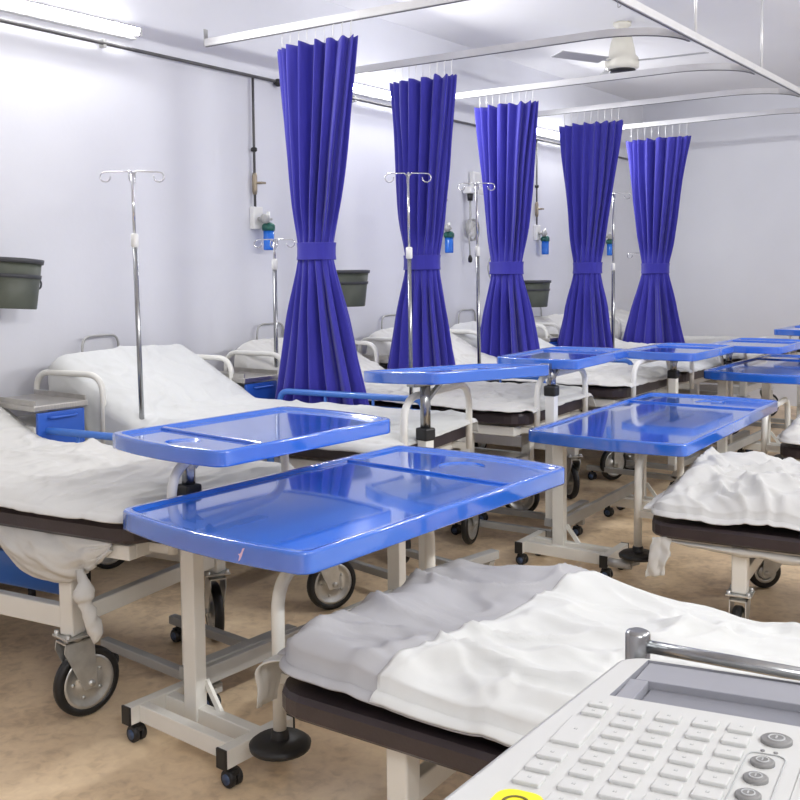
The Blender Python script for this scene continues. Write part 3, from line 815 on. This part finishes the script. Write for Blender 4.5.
def trestle_table(loc, rz, w, l, h, div, cup, label, chip=False, posts=None):
    t = empty('overbed_table', loc, rz, label, 'overbed table')
    tr = tray(t, w, l, h, div, cup)
    px = -w / 2 + 0.062
    for s_ in (-1, 1):
        py = posts[0 if s_ < 0 else 1] if posts else s_ * (l / 2 - 0.28)
        p = MB().box((px, py, (0.075 + h - 0.053) / 2), (0.062, 0.045, h - 0.053 - 0.075), bevel=0.004)
        p.build('post', M['cream'], t)
        fr = MB()
        x0, x1 = px - 0.155, px + 0.30
        y0, y1 = py - 0.12, py + 0.09
        if s_ > 0: y0, y1 = py - 0.12, py + 0.09
        zc = 0.095
        for x in (x0, x1): fr.box((x, (y0 + y1) / 2, zc), (0.04, y1 - y0 + 0.06, 0.058), bevel=0.003)
        fr.box(((x0 + x1) / 2, y0 + 0.02, zc), (x1 - x0 - 0.041, 0.035, 0.056), bevel=0.003)
        fr.box(((x0 + x1) / 2 - 0.0, py + 0.005, zc), (x1 - x0 - 0.041, 0.04, 0.05), bevel=0.003)
        fr.bar((px + 0.03, py + 0.02, 0.20), (px + 0.10, py + 0.02, 0.11), 0.012, 0.02)
        fo = fr.build('base_frame', M['cream'], t)
        for x in (x0, x1):
            for yy in (y0 - 0.033, y1 + 0.033): MB().box((x, yy, zc), (0.042, 0.008, 0.060), bevel=0.002).build('end_cap', M['rubber'], fo)
        for x in (x0, x1):
            for yy in (y0 + 0.005, y1 - 0.005): small_caster(t, x, yy)
    ya = (posts[0] if posts else -(l / 2 - 0.28)); yb = (posts[1] if posts else (l / 2 - 0.28))
    MB().bar((px, ya + 0.0235, 0.20), (px, yb - 0.0235, 0.20), 0.025, 0.06, 0.003).build('stretcher', M['grey_steel'], t)
    if chip:
        c = MB()
        pts = [(0.30, 0.0), (0.40, 0.12), (0.52, 0.42), (0.60, 0.75), (0.70, 1.0), (0.58, 0.95), (0.50, 0.7), (0.42, 0.55), (0.30, 0.5), (0.38, 0.4), (0.34, 0.2)]
        def on_rim(a, b_):
            x = 0.16 + a * 0.055; f = x / (w / 2 - 0.0255)
            y = -l / 2 + 0.04 * f * f * 0.9
            return x, y, h - 0.05 + b_ * 0.038
        lo = [c.bm.verts.new(Vector(on_rim(*p)) + Vector((0, -0.0012, 0))) for p in pts]
        hi = [c.bm.verts.new(Vector(on_rim(*p)) + Vector((0, 0.003, 0))) for p in pts]
        c.bm.faces.new(lo); c.bm.faces.new(hi[::-1])
        for k in range(len(pts)): c.bm.faces.new((lo[k], lo[(k + 1) % len(pts)], hi[(k + 1) % len(pts)], hi[k]))
        o = c.build('rim_chip', M['chip'], tr); o['label'] = 'pale scuffed chip on blue rim'
    return t
trestle_table((-2.015, 2.488, 0), R(-2), 0.785, 1.43, 0.79, 0.34, (0.04, 0.51, 0.09),
              'largest blue overbed table in front with chipped rim, on two cream posts', chip=True, posts=(-0.45, 0.58))
trestle_table((-1.985, 5.03, 0), R(2.5), 0.79, 1.78, 0.72, 0.46, (0.05, 0.66, 0.09),
              'blue overbed table standing in the aisle beside the middle right bed', posts=(-0.60, 0.55))
trestle_table((-1.98, 7.35, 0), R(0), 0.70, 1.60, 0.80, 0.40, (0.05, 0.58, 0.09),
              'blue overbed table cut off at the right edge beyond the aisle table')

def column_table(loc, rz, w, l, h, div, cup, label, col=(0.0, -0.28), collar_z=0.78, tilt=None):
    t = empty('overbed_table', loc, rz, label, 'overbed table')
    tt = tray(t, w, l, h, div, cup, sag=0.03, thick=0.052)
    if tilt: tt.matrix_basis = Matrix.Translation((0, 0, h)) @ Matrix.Rotation(R(tilt[0]), 4, 'X') @ Matrix.Rotation(R(tilt[1]), 4, 'Y') @ Matrix.Translation((0, 0, -h))
    cx, cy = col
    MB().box((cx, cy, (0.16 + collar_z) / 2), (0.052, 0.05, collar_z - 0.16), bevel=0.004).build('outer_column', M['cream'], t)
    MB().box((cx, cy, collar_z + 0.01), (0.066, 0.062, 0.055), bevel=0.008).build('collar', M['rubber'], t)
    MB().tube([(cx, cy, collar_z), (cx, cy, h - 0.02)], 0.0225, 16).build('inner_column', M['dark_chrome'], t)
    hd = MB(); hd.box((cx, cy + 0.12, h - 0.036), (0.05, 0.42, 0.03), bevel=0.004)
    hd.bar((cx, cy + 0.02, h - 0.11), (cx, cy + 0.10, h - 0.045), 0.02, 0.015)
    hd.build('top_bracket', M['dark_chrome'], t)
    b_ = MB()
    ya, yb = cy + 0.10, cy + 0.42
    b_.box((cx, (cy + yb) / 2, 0.18), (0.05, yb - cy + 0.08, 0.04), bevel=0.004)
    for y in (ya, yb):
        b_.bar((cx, y, 0.16), (cx - 0.03, y, 0.085), 0.035, 0.035)
        b_.box((cx - 0.33, y, 0.085), (0.68, 0.035, 0.035), bevel=0.004)
    bo = b_.build('base_frame', M['grey_steel'], t)
    for y in (ya, yb):
        for x in (cx - 0.03, cx - 0.63): small_caster(t, x, y, 0.07)
    return t
column_table((-2.416, 2.40, 0), R(-3), 0.575, 0.86, 0.97, -0.20, (0.0, -0.315, 0.062), "smaller blue overbed table at the far left bed's foot with front cup well", col=(-0.035, -0.27), collar_z=0.77)
column_table((-2.43, 3.70, 0), R(-9), 0.46, 0.84, 1.06, None, (0.0, 0.27, 0.06), 'high blue overbed table seen edge-on below the second curtain', col=(0.07, -0.29), collar_z=0.79, tilt=(-1.8, -3.0))
column_table((-2.50, 4.88, 0), R(4), 0.47, 0.84, 1.04, 0.18, (0.0, 0.32, 0.06), 'blue overbed table below the third and fourth curtains', col=(0.08, -0.36), collar_z=0.86)
column_table((-2.40, 6.34, 0), R(0), 0.50, 0.84, 0.97, 0.18, (0.0, 0.30, 0.06), 'blue overbed table below the rightmost curtain', col=(0.0, -0.1), collar_z=0.79)
column_table((-2.26, 7.62, 0), R(0), 0.56, 0.9, 0.93, 0.18, (0.0, 0.30, 0.06), 'blue overbed table half hidden behind the one under the rightmost curtain', col=(-0.16, -0.2), collar_z=0.75)
column_table((-2.16, 9.05, 0), R(0), 0.56, 0.9, 0.97, 0.18, (0.0, 0.30, 0.06), 'farthest blue overbed table at the right edge against back wall', col=(-0.1, -0.2), collar_z=0.78)

# ------------------------------------------------------------------ drip stands
def iv_pole(x, y, z0, zt, zc, label, lean=(0, 0), turn=0.0, r=0.012, span=0.11):
    t = empty('drip_stand', (x, y, z0), 0, label, 'drip stand', None)
    Hh = zt - z0; lx, ly = lean
    P = lambda z: Vector((lx * z, ly * z, z))
    hc = zc - z0
    MB().tube([P(0), P(hc)], r, 14).build('lower_tube', M['dark_chrome'], t)
    MB().tube([P(hc), P(Hh)], r * 0.62, 12).build('upper_rod', M['chrome'], t)
    MB().tube([P(hc - 0.035), P(hc - 0.03), P(hc + 0.025), P(hc + 0.03)], 0.018, 14, radii=[0.012, 0.018, 0.018, 0.012]).build('collar', M['white_plastic'], t)
    for k in range(4):
        a = turn + k * PI / 2
        d = Vector((math.cos(a), math.sin(a), 0))
        tip = P(Hh)
        sp = span if k % 2 == 0 else span * 0.55
        pts = [tip + Vector((0, 0, -0.015)), tip + d * 0.02 + Vector((0, 0, 0.008)), tip + d * (sp * 0.7) + Vector((0, 0, 0.006))]
        c = tip + d * (sp * 0.92) + Vector((0, 0, -0.018))
        for q in range(9):
            an = PI * 0.55 - q / 8 * PI * 1.6
            pts.append(c + d * (0.024 * math.cos(an)) + Vector((0, 0, 0.024 * math.sin(an))))
        MB().tube(pts, 0.0034, 7).build('hook', M['chrome'], t)
    return t
iv_pole(-3.79, 3.00, 0.62, 1.975, 1.66, 'tall drip stand at left by the raised-back bed', lean=(-0.004, -0.014), turn=0.75, span=0.135)
iv_pole(-4.12, 4.27, 0.62, 1.69, 1.55, 'short drip stand left of the largest curtain under the blue oxygen bottle', turn=0.5, r=0.013)
iv_pole(-3.14, 4.31, 0.62, 2.02, 1.60, 'drip stand in front of the second curtain', lean=(0, -0.01), turn=0.7, r=0.011)
iv_pole(-3.52, 5.62, 0.62, 2.075, 1.63, 'drip stand beside the third curtain, below the wall gauge', lean=(0, -0.02), turn=0.75, r=0.013)
iv_pole(-3.56, 7.85, 0.62, 2.14, 1.52, 'drip stand between the fourth and rightmost curtains', turn=0.6, r=0.015, span=0.13)
iv_pole(-3.83, 9.12, 0.62, 1.645, 1.45, 'farthest short drip stand just left of the rightmost curtain', turn=0.4, r=0.016, span=0.13)

# ------------------------------------------------------------------ lockers
def locker(x, y, label, h=0.90, rz=0.0, w=0.40):
    t = empty('bedside_locker', (x, y, 0), rz, label, 'locker')
    d = 0.42      # w along y, d along x; front faces +x
    b_ = MB(); b_.box((0, 0, 0.45 * h + 0.04), (d - 0.03, w - 0.02, 0.9 * h - 0.1), bevel=0.004); b_.build('cabinet_body', M['cream'], t)
    MB().box((0, 0, h - 0.014), (d + 0.02, w + 0.01, 0.028), bevel=0.005).build('steel_top', M['stainless'], t)
    for s_ in (-1, 1): MB().box((0, s_ * w / 2 * 0.96, h + 0.011), (d, 0.006, 0.024)).build('top_edge', M['stainless'], t)
    dr = MB().box((d / 2 - 0.005, 0, h - 0.13), (0.022, w - 0.03, 0.19), bevel=0.006).build('drawer', M['blue_front'], t)
    MB().tube(fillet([(d / 2, -0.07, h - 0.06), (d / 2 + 0.03, -0.07, h - 0.06), (d / 2 + 0.03, 0.07, h - 0.06), (d / 2, 0.07, h - 0.06)], 0.015, 4), 0.006, 8).build('drawer_handle', M['blue_front'], dr)
    dd = MB().box((d / 2 - 0.005, 0, (h - 0.26 + 0.1) / 2 + 0.0), (0.022, w - 0.03, h - 0.24 - 0.12), bevel=0.006).build('door', M['blue_front'], t)
    MB().tube([(d / 2 + 0.02, -0.13, 0.42), (d / 2 + 0.02, -0.13, 0.54)], 0.007, 8).build('door_handle', M['stainless'], dd)
    for sx in (-1, 1):
        for sy in (-1, 1):
            MB().tube([(sx * 0.16, sy * 0.15, 0.0), (sx * 0.16, sy * 0.15, 0.06)], 0.018, 10).build('foot', M['rubber'], t)
    return t
locker(-4.20, 2.69, 'blue-fronted locker at far left between the two nearest beds', w=0.28)
locker(-4.22, 4.03, 'blue-fronted locker left of the largest curtain', w=0.28)
locker(-4.23, 5.40, 'blue-fronted locker right of the largest curtain', w=0.30)
locker(-4.25, 7.715, 'blue-fronted locker behind the fourth curtain', w=0.24)

# ------------------------------------------------------------------ wall fittings
def bucket(y, zr, r0, r1, h, label, tilt=0.0, scale=1.0):
    t = empty('waste_bucket', (WX0 + r0 + 0.02, y, zr - h), 0, label, 'bucket', None)
    t.rotation_euler = (tilt, 0, 0)
    b_ = MB(); b_.lathe([(0, 0), (r1, 0), (r1 + 0.003, 0.006), (r0, h), (r0 - 0.006, h), (r1 - 0.006, 0.012), (0, 0.012)], seg=36)
    b_.build('bucket_body', M['olive'], t)
    l_ = MB(); l_.lathe([(r0 - 0.012, h - 0.018), (r0 + 0.008, h - 0.018), (r0 + 0.011, h + 0.004), (r0 - 0.012, h + 0.006), (r0 - 0.012, h - 0.018)], seg=36)
    l_.build('bucket_rim', M['dark_liner'], t)
    k = MB(); rr = r1 + (r0 - r1) * 0.68
    k.lathe([(rr - 0.006, h * 0.62), (rr + 0.005, h * 0.62), (rr + 0.008, h * 0.70), (rr - 0.006, h * 0.70), (rr - 0.006, h * 0.62)], seg=36)
    k.build('strap', M['dark_liner'], t)
    hd = MB(); hp = []
    for q in range(15):
        a = PI * q / 14
        hp.append((0.02 + 0.05 * math.sin(a), rr * 1.02 * math.cos(a) + (0.02 if q == 0 else 0), h * 0.66 - 0.10 * math.sin(a)))
    hp = [(0.01, rr + 0.006, h * 0.66), (0.018, rr + 0.024, h * 0.58), (0.02, rr + 0.02, h * 0.46), (0.018, rr + 0.004, h * 0.42)]
    hd.tube(fillet(hp, 0.03, 5), 0.005, 8); hd.build('handle', M['dark_liner'], t)
    bk = MB(); bk.box((-r0 - 0.006, 0, h * 0.75), (0.025, 0.12, 0.06)); bk.build('wall_hook', M['grey_steel'], t)
    return t
bucket(2.70, 1.575, 0.155, 0.135, 0.24, 'olive bucket hanging on the wall at the left picture edge', tilt=R(-4))
bucket(5.31, 1.505, 0.155, 0.125, 0.25, 'olive bucket hanging on the wall right of the largest curtain')
bucket(8.03, 1.395, 0.15, 0.12, 0.24, 'dark bucket hanging on the wall right of the third curtain')

p = empty('oxygen_pipe', (WX0 + 0.036, 0, 2.775), 0, 'dark oxygen pipe running along the left wall under the lamps', 'pipe')
MB().tube([(0, -1.5, 0.02), (0, 10.6, -0.045)], 0.0105, 10).build('pipe_run', M['pipe'], p)
for y in (1.5, 3.42, 5.6, 7.6, 9.4):
    MB().box((-0.012, y, 0.02 - 0.0054 * (y + 1.5)), (0.04, 0.022, 0.045), bevel=0.003).build('pipe_clip', M['grey_steel'], p)
MB().tube([(0, 4.76, -0.02), (0, 4.785, -0.02), (0, 4.80, -0.02), (0, 4.83, -0.02)], 0.02, 12, radii=[0.014, 0.026, 0.026, 0.014]).build('pipe_union', M['rubber'], p)
def outlet(y, label, blabel, drop=True):
    t = empty('oxygen_outlet', (WX0, y, 1.855), 0, label, 'gas outlet')
    MB().box((0.02, 0, 0), (0.04, 0.085, 0.145), bevel=0.006).build('outlet_box', M['white_plastic'], t)
    d = MB(); d.tube([(0.03, -0.02, 0.07), (0.03, -0.02, 0.90)], 0.0085, 10); d.build('drop_pipe', M['pipe'], t)
    v = MB(); v.tube([(0.03, -0.02, 0.15), (0.03, -0.02, 0.17), (0.03, -0.02, 0.27), (0.03, -0.02, 0.29)], 0.016, 12, radii=[0.012, 0.017, 0.017, 0.012])
    v.tube([(0.03, -0.02, 0.225), (0.07, 0.01, 0.225)], 0.009, 8); v.box((0.075, 0.01, 0.225), (0.012, 0.05, 0.014), bevel=0.003)
    v.build('valve', M['brass'], t)
    MB().tube([(0.03, -0.02, 0.425), (0.03, -0.02, 0.43), (0.03, -0.02, 0.45), (0.03, -0.02, 0.455)], 0.018, 10, radii=[0.01, 0.02, 0.02, 0.01]).build('pipe_joint', M['rubber'], t)
    f = empty('oxygen_flowmeter', (WX0 + 0.085, y + 0.045, 1.775), 0, blabel, 'oxygen bottle')
    MB().lathe([(0, -0.13), (0.034, -0.13), (0.036, -0.12), (0.036, 0.0), (0.0, 0.0)], seg=20).build('water_bottle', M['blue_clear'], f)
    MB().lathe([(0, -0.004), (0.041, -0.004), (0.043, 0.008), (0.043, 0.030), (0.030, 0.046), (0.012, 0.05), (0, 0.05)], seg=20).build('bottle_cap', M['green'], f)
    g = MB(); g.tube([(0, 0, 0.045), (0, 0, 0.12)], 0.011, 10); g.build('flow_tube', M['white_plastic'], f)
    g = MB(); g.tube([(0.0, -0.045, 0.072), (0.0, 0.03, 0.072)], 0.009, 8); g.tube([(-0.05, -0.045, 0.072), (0.0, -0.045, 0.072)], 0.012, 10)
    g.lathe([(0, -0.012), (0.03, -0.012), (0.03, 0.012), (0, 0.012)], (0.015, -0.045, 0.072), axis='X', seg=18)
    g.build('regulator', M['grey_steel'], f)
outlet(4.585, 'white oxygen outlet with pipe and valve left of the largest curtain', 'blue oxygen bottle with green cap left of the largest curtain')
outlet(6.70, 'white oxygen outlet behind the right side of the second curtain', 'blue oxygen bottle at the right side of the second curtain')
outlet(8.36, 'white oxygen outlet between third and fourth curtains', 'blue oxygen bottle right of the third curtain')
outlet(9.83, 'white oxygen outlet at the right of the fourth curtain', 'blue oxygen bottle right of the fourth curtain by a drip stand')

g = empty('pressure_gauge', (WX0, 7.13, 1.86), 0, 'wall mounted blood pressure gauge with coiled tube between second and third curtains', 'pressure gauge')
MB().box((0.05, 0.06, 0.325), (0.09, 0.24, 0.06), bevel=0.012).build('wall_bracket', M['white_plastic'], g)
MB().box((0.03, 0.10, 0.42), (0.05, 0.10, 0.14), bevel=0.01).build('mount_plate', M['white_plastic'], g)
MB().lathe([(0, -0.03), (0.022, -0.03), (0.026, 0.03), (0, 0.03)], (0.06, -0.02, 0.265), seg=14).build('hose_grip', M['rubber'], g)
MB().tube([(0.06, -0.02, 0.25), (0.06, -0.015, 0.10), (0.055, -0.03, 0.04)], 0.009, 8).build('strap', M['grey_steel'], g)
MB().lathe([(0, 0.0), (0.062, 0.0), (0.066, 0.02), (0.06, 0.035), (0, 0.035)], (0.02, 0.03, -0.005), axis='X', seg=24).build('dial', M['white_plastic'], g)
cp = []
for q in range(73):
    a = 2 * PI * q / 24 + 1.0
    cp.append((0.045 + q * 0.0005, 0.012 + 0.082 * math.cos(a), -0.012 + 0.092 * math.sin(a)))
cp += [(0.08, -0.072, -0.06), (0.075, -0.055, -0.16), (0.07, -0.04, -0.24)]
MB().tube(cp, 0.0065, 7).build('coiled_tube', M['grey_steel'], g)
MB().lathe([(0, -0.035), (0.016, -0.03), (0.02, 0), (0.008, 0.03), (0, 0.03)], (0.07, -0.04, -0.26), seg=12).build('inflation_bulb', M['rubber'], g)
c = MB(); c.tube(fillet([(WX0 + 0.02, 7.52, 1.82), (WX0 + 0.05, 7.50, 1.66), (WX0 + 0.05, 7.40, 1.53), (WX0 + 0.05, 7.45, 1.42), (WX0 + 0.05, 7.56, 1.36)], 0.1, 6), 0.007, 8)
tag(c.build('hanging_cable', M['grey_steel']), 'grey cable looping down the wall at the left of the third curtain', 'cable')
MB().box((WX0 + 0.02, 7.52, 1.84), (0.04, 0.07, 0.07), bevel=0.006).build('cable_socket', M['white_plastic'], bpy.data.objects['hanging_cable'])

# ------------------------------------------------------------------ ceiling fan and hook
f = empty('ceiling_fan', (-3.22, 7.25, H), R(32), 'cream ceiling fan with grey blades above the aisle rail', 'fan')
MB().lathe([(0, 0), (0.07, 0), (0.07, -0.02), (0.02, -0.06), (0.012, -0.07), (0.012, -0.13), (0, -0.13)], seg=24).build('ceiling_canopy', M['fan'], f)
MB().lathe([(0, -0.10), (0.075, -0.11), (0.095, -0.19), (0.105, -0.25), (0.125, -0.27), (0.132, -0.30), (0.13, -0.345), (0.11, -0.36), (0, -0.36)], seg=32).build('motor_housing', M['fan'], f)
MB().lathe([(0, -0.357), (0.10, -0.357), (0.105, -0.365), (0.09, -0.378), (0, -0.378)], seg=28).build('bottom_plate', M['rubber'], f)
for k in range(3):
    a = 2 * PI * k / 3 + R(95)
    b_ = MB()
    b_.box((0.17, 0, -0.30), (0.12, 0.035, 0.006))
    b_.box((0.42, 0, -0.302), (0.46, 0.13, 0.007), Matrix.Rotation(R(9), 4, 'X'), bevel=0.002)
    b_.bm.transform(Matrix.Rotation(a, 4, 'Z'))
    b_.build('blade', M['fan_blade'], f)
hk = MB(); hk.tube([(0, 0, 0), (0, 0, -0.05)], 0.006, 8)
hk.lathe([(0, 0), (0.022, 0), (0.022, -0.03), (0.012, -0.06), (0, -0.06)], (0, 0, -0.05), seg=14)
hk.tube(fillet([(0, 0, -0.10), (0.012, 0, -0.14), (-0.016, 0, -0.155), (-0.016, 0, -0.12)], 0.015, 5), 0.004, 7)
hk = hk.build('ceiling_hook', M['grey_steel']); hk.location = (-2.80, 6.27, H)
tag(hk, 'small metal hook on the ceiling above the fan', 'hook')

# ------------------------------------------------------------------ keyboard machine on its trolley
E = empty('ecg_machine', (-0.516, 1.162, 1.0), 0, 'white recording machine with raised keys and grey screen at lower right', 'medical machine')
EH = 0.0
MW, ML = 0.262, 0.52
E.rotation_euler = Matrix(((0.992, -0.118, -0.050), (0.120, 0.992, 0.030), (0.046, -0.035, 0.998))).to_euler()
def rrect(x0, x1, y0, y1, r, n=6, skew=0.0):
    o = []
    for cx, cy, a0 in ((x1 - r, y1 - r, 0), (x0 + r, y1 - r, 90), (x0 + r, y0 + r, 180), (x1 - r, y0 + r, 270)):
        for k in range(n + 1):
            a = R(a0 + 90 * k / n); x, y = cx + r * math.cos(a), cy + r * math.sin(a)
            o.append((x + skew * y, y))
    return o
SK = 0.0
body = MB()
ringz = ((0.012, -0.055), (0.0, -0.043), (0.0, EH - 0.012), (0.004, EH - 0.004), (0.012, EH))
rr = []
for ins, z in ringz:
    rr.append([body.bm.verts.new((x, y, z)) for x, y in rrect(ins, MW - ins, -ML + ins, 0.012 - ins, 0.026)])
for ring in rr:
    for v_ in ring:
        if v_.co.x < MW / 2: v_.co.x += 0.085 * min(0.0, v_.co.y)
n = len(rr[0])
for a, b_ in zip(rr, rr[1:]):
    for k in range(n): f_ = body.bm.faces.new((a[k], a[(k + 1) % n], b_[(k + 1) % n], b_[k])); f_.smooth = True
body.bm.faces.new(rr[0][::-1])
# top deck with the screen well cut out
w0, w1, wy0, wy1 = 0.030, MW - 0.010, -0.137, -0.004
hole = [body.bm.verts.new((x, y, EH)) for x, y in ((w0, wy0), (w1, wy0), (w1, wy1), (w0 + 0.008, wy1))]
he = [body.bm.edges.new((hole[k], hole[(k + 1) % 4])) for k in range(4)]
re = [body.bm.edges.get((rr[-1][k], rr[-1][(k + 1) % n])) for k in range(n)]
bmesh.ops.triangle_fill(body.bm, edges=he + re, use_beauty=True, normal=(0, 0, 1))
body.build('machine_body', M['ecg_white'], E)
scn = MB()
hv = [scn.bm.verts.new((x, y, EH)) for x, y in ((w0, wy0), (w1, wy0), (w1, wy1), (w0 + 0.008, wy1))]
lv = [scn.bm.verts.new((x, y, EH - 0.016)) for x, y in ((w0 + 0.001, wy0 + 0.001), (w1 - 0.001, wy0 + 0.001), (w1 - 0.001, wy1 - 0.001), (w0 + 0.009, wy1 - 0.001))]
for k in range(4): scn.bm.faces.new((hv[k], hv[(k + 1) % 4], lv[(k + 1) % 4], lv[k]))
scn.bm.faces.new(lv)
scn.box(((w0 + w1) / 2 + 0.004, wy1 - 0.033, EH - 0.009), (w1 - w0 - 0.012, 0.062, 0.013), bevel=0.001)
scn.box((w0 + 0.015, wy0 + 0.036, EH - 0.009), (0.022, 0.068, 0.012), bevel=0.001)
scn.build('screen_bezel', M['ecg_grey'], E)
MB().box(((w0 + w1) / 2 + 0.014, wy0 + 0.036, EH - 0.0135), (w1 - w0 - 0.032, 0.066, 0.004)).build('screen', M['ecg_dark'], E)
def key(x, y, w_, d_, mark=True):
    k = MB(); k.box((0, 0, 0.0016), (w_, d_, 0.0050), bevel=0.0014)
    o = k.build('key', M['ecg_white'], E, loc=(x, y, EH))
    if mark:
        g_ = MB()
        g_.box((0, 0, 0.0042), (0.0035, 0.0009, 0.0004)); g_.box((0.0014, 0.0012, 0.0042), (0.0007, 0.003, 0.0004)); g_.box((-0.0012, 0.0016, 0.0042), (0.0007, 0.0022, 0.0004))
        g_.build('key_legend', M['ink'], o)
    return o
cols = [0.070, 0.109, 0.148, 0.184]
for ci, x in enumerate(cols):
    for ri in range(10):
        key(x, -0.179 + 0.002 * ci - ri * 0.0318, 0.026, 0.019)
for y in (-0.172, -0.197): key(0.031, y, 0.024, 0.016)
key(0.030, -0.252, 0.032, 0.068)
for y in (-0.315, -0.345, -0.375): key(0.028, y, 0.027, 0.020)
pn = MB()
for r_ in ((0.262, 0.325, -0.176),): 
    pts = fillet([(0.200, -0.40, EH + 0.0008), (0.200, -0.220, EH + 0.0008), (0.236, -0.220, EH + 0.0008), (0.236, -0.40, EH + 0.0008)], 0.012, 5)
    pn.tube(pts, 0.0007, 6)
pn.build('panel_line', M['ink'], E)
def round_button(x, y, r_, label=None):
    b_ = MB(); b_.lathe([(r_, 0), (r_, 0.003), (r_ - 0.002, 0.0042), (r_ * 0.62, 0.0035), (r_ * 0.58, 0.0045), (r_ * 0.3, 0.0045), (0, 0.004)], seg=24)
    o = b_.build('round_button', M['button_grey'], E, loc=(x, y, EH))
    g_ = MB(); g_.lathe([(r_ * 0.55, 0.0044), (r_ * 0.55, 0.0051), (r_ * 0.44, 0.0051), (r_ * 0.44, 0.0044)], seg=20)
    g_.box((0, 0, 0.005), (r_ * 0.12, r_ * 0.5, 0.0006))
    g_.build('button_symbol', M['ink'], o)
round_button(0.221, -0.186, 0.0155)
for y in (-0.243, -0.280, -0.317, -0.354): round_button(0.217, y, 0.0115)
for x in (0.212, 0.2245): MB().lathe([(0, 0.001), (0.0022, 0.001), (0.0022, 0)], (x, -0.2135, EH), seg=10).build('indicator_light', M['button_grey'], E)
y_ = MB(); y_.prism(rrect(0.010, 0.056, -0.447, -0.396, 0.016), EH, EH + 0.0008)
yo = y_.build('round_sticker', M['yellow'], E); yo['label'] = 'bright yellow rounded sticker'
a_ = MB(); a_.lathe([(0.013, 0.0008), (0.013, 0.0014), (0.010, 0.0014), (0.010, 0.0008)], (0.033, -0.420, EH), seg=20); a_.build('sticker_mark', M['dark_ink'], yo)

T = empty('machine_trolley', (-0.516, 1.162, 0), R(6.9), 'steel trolley with chrome corner post and rail carrying the keyboard machine', 'trolley')
MB().box((MW / 2, -ML / 2 + 0.01, 0.915), (MW + 0.05, ML + 0.03, 0.02), bevel=0.006).build('trolley_shelf', M['grey_steel'], T)
for x, y, zt in ((0.012, 0.040, 1.022), (MW + 0.04, 0.040, 1.022), (0.012, -ML - 0.03, 0.93), (MW + 0.04, -ML - 0.03, 0.93)):
    lg = MB(); lg.tube([(x, y, 0.09), (x, y, zt - 0.006), (x, y, zt - 0.002), (x, y, zt)], 0.0165, 18, radii=[0.0165, 0.0165, 0.0145, 0.010])
    lg.build('corner_post', M['dark_chrome'], T)
    small_caster(T, x, y, 0.10)
MB().tube([(0.012, 0.040, 1.002), (MW + 0.04, 0.040, 1.002)], 0.0085, 12).build('back_rail', M['dark_chrome'], T)
MB().box((MW / 2 + 0.02, -ML / 2, 0.30), (MW + 0.06, ML + 0.08, 0.02), bevel=0.005).build('lower_shelf', M['grey_steel'], T)

# ------------------------------------------------------------------ world and view
w = bpy.data.worlds.new('ward_air'); sc.world = w; w.use_nodes = True
w.node_tree.nodes['Background'].inputs[0].default_value = (0.8, 0.85, 1.0, 1)
w.node_tree.nodes['Background'].inputs[1].default_value = 0.3
sc.view_settings.view_transform = 'Standard'; sc.view_settings.look = 'None'
sc.view_settings.exposure = 0.14; sc.view_settings.gamma = 1.0
sc.view_settings.use_curve_mapping = False
sc.cycles.max_bounces = 8; sc.cycles.diffuse_bounces = 5
sc.cycles.use_denoising = True
sc.cycles.sample_clamp_indirect = 6.0
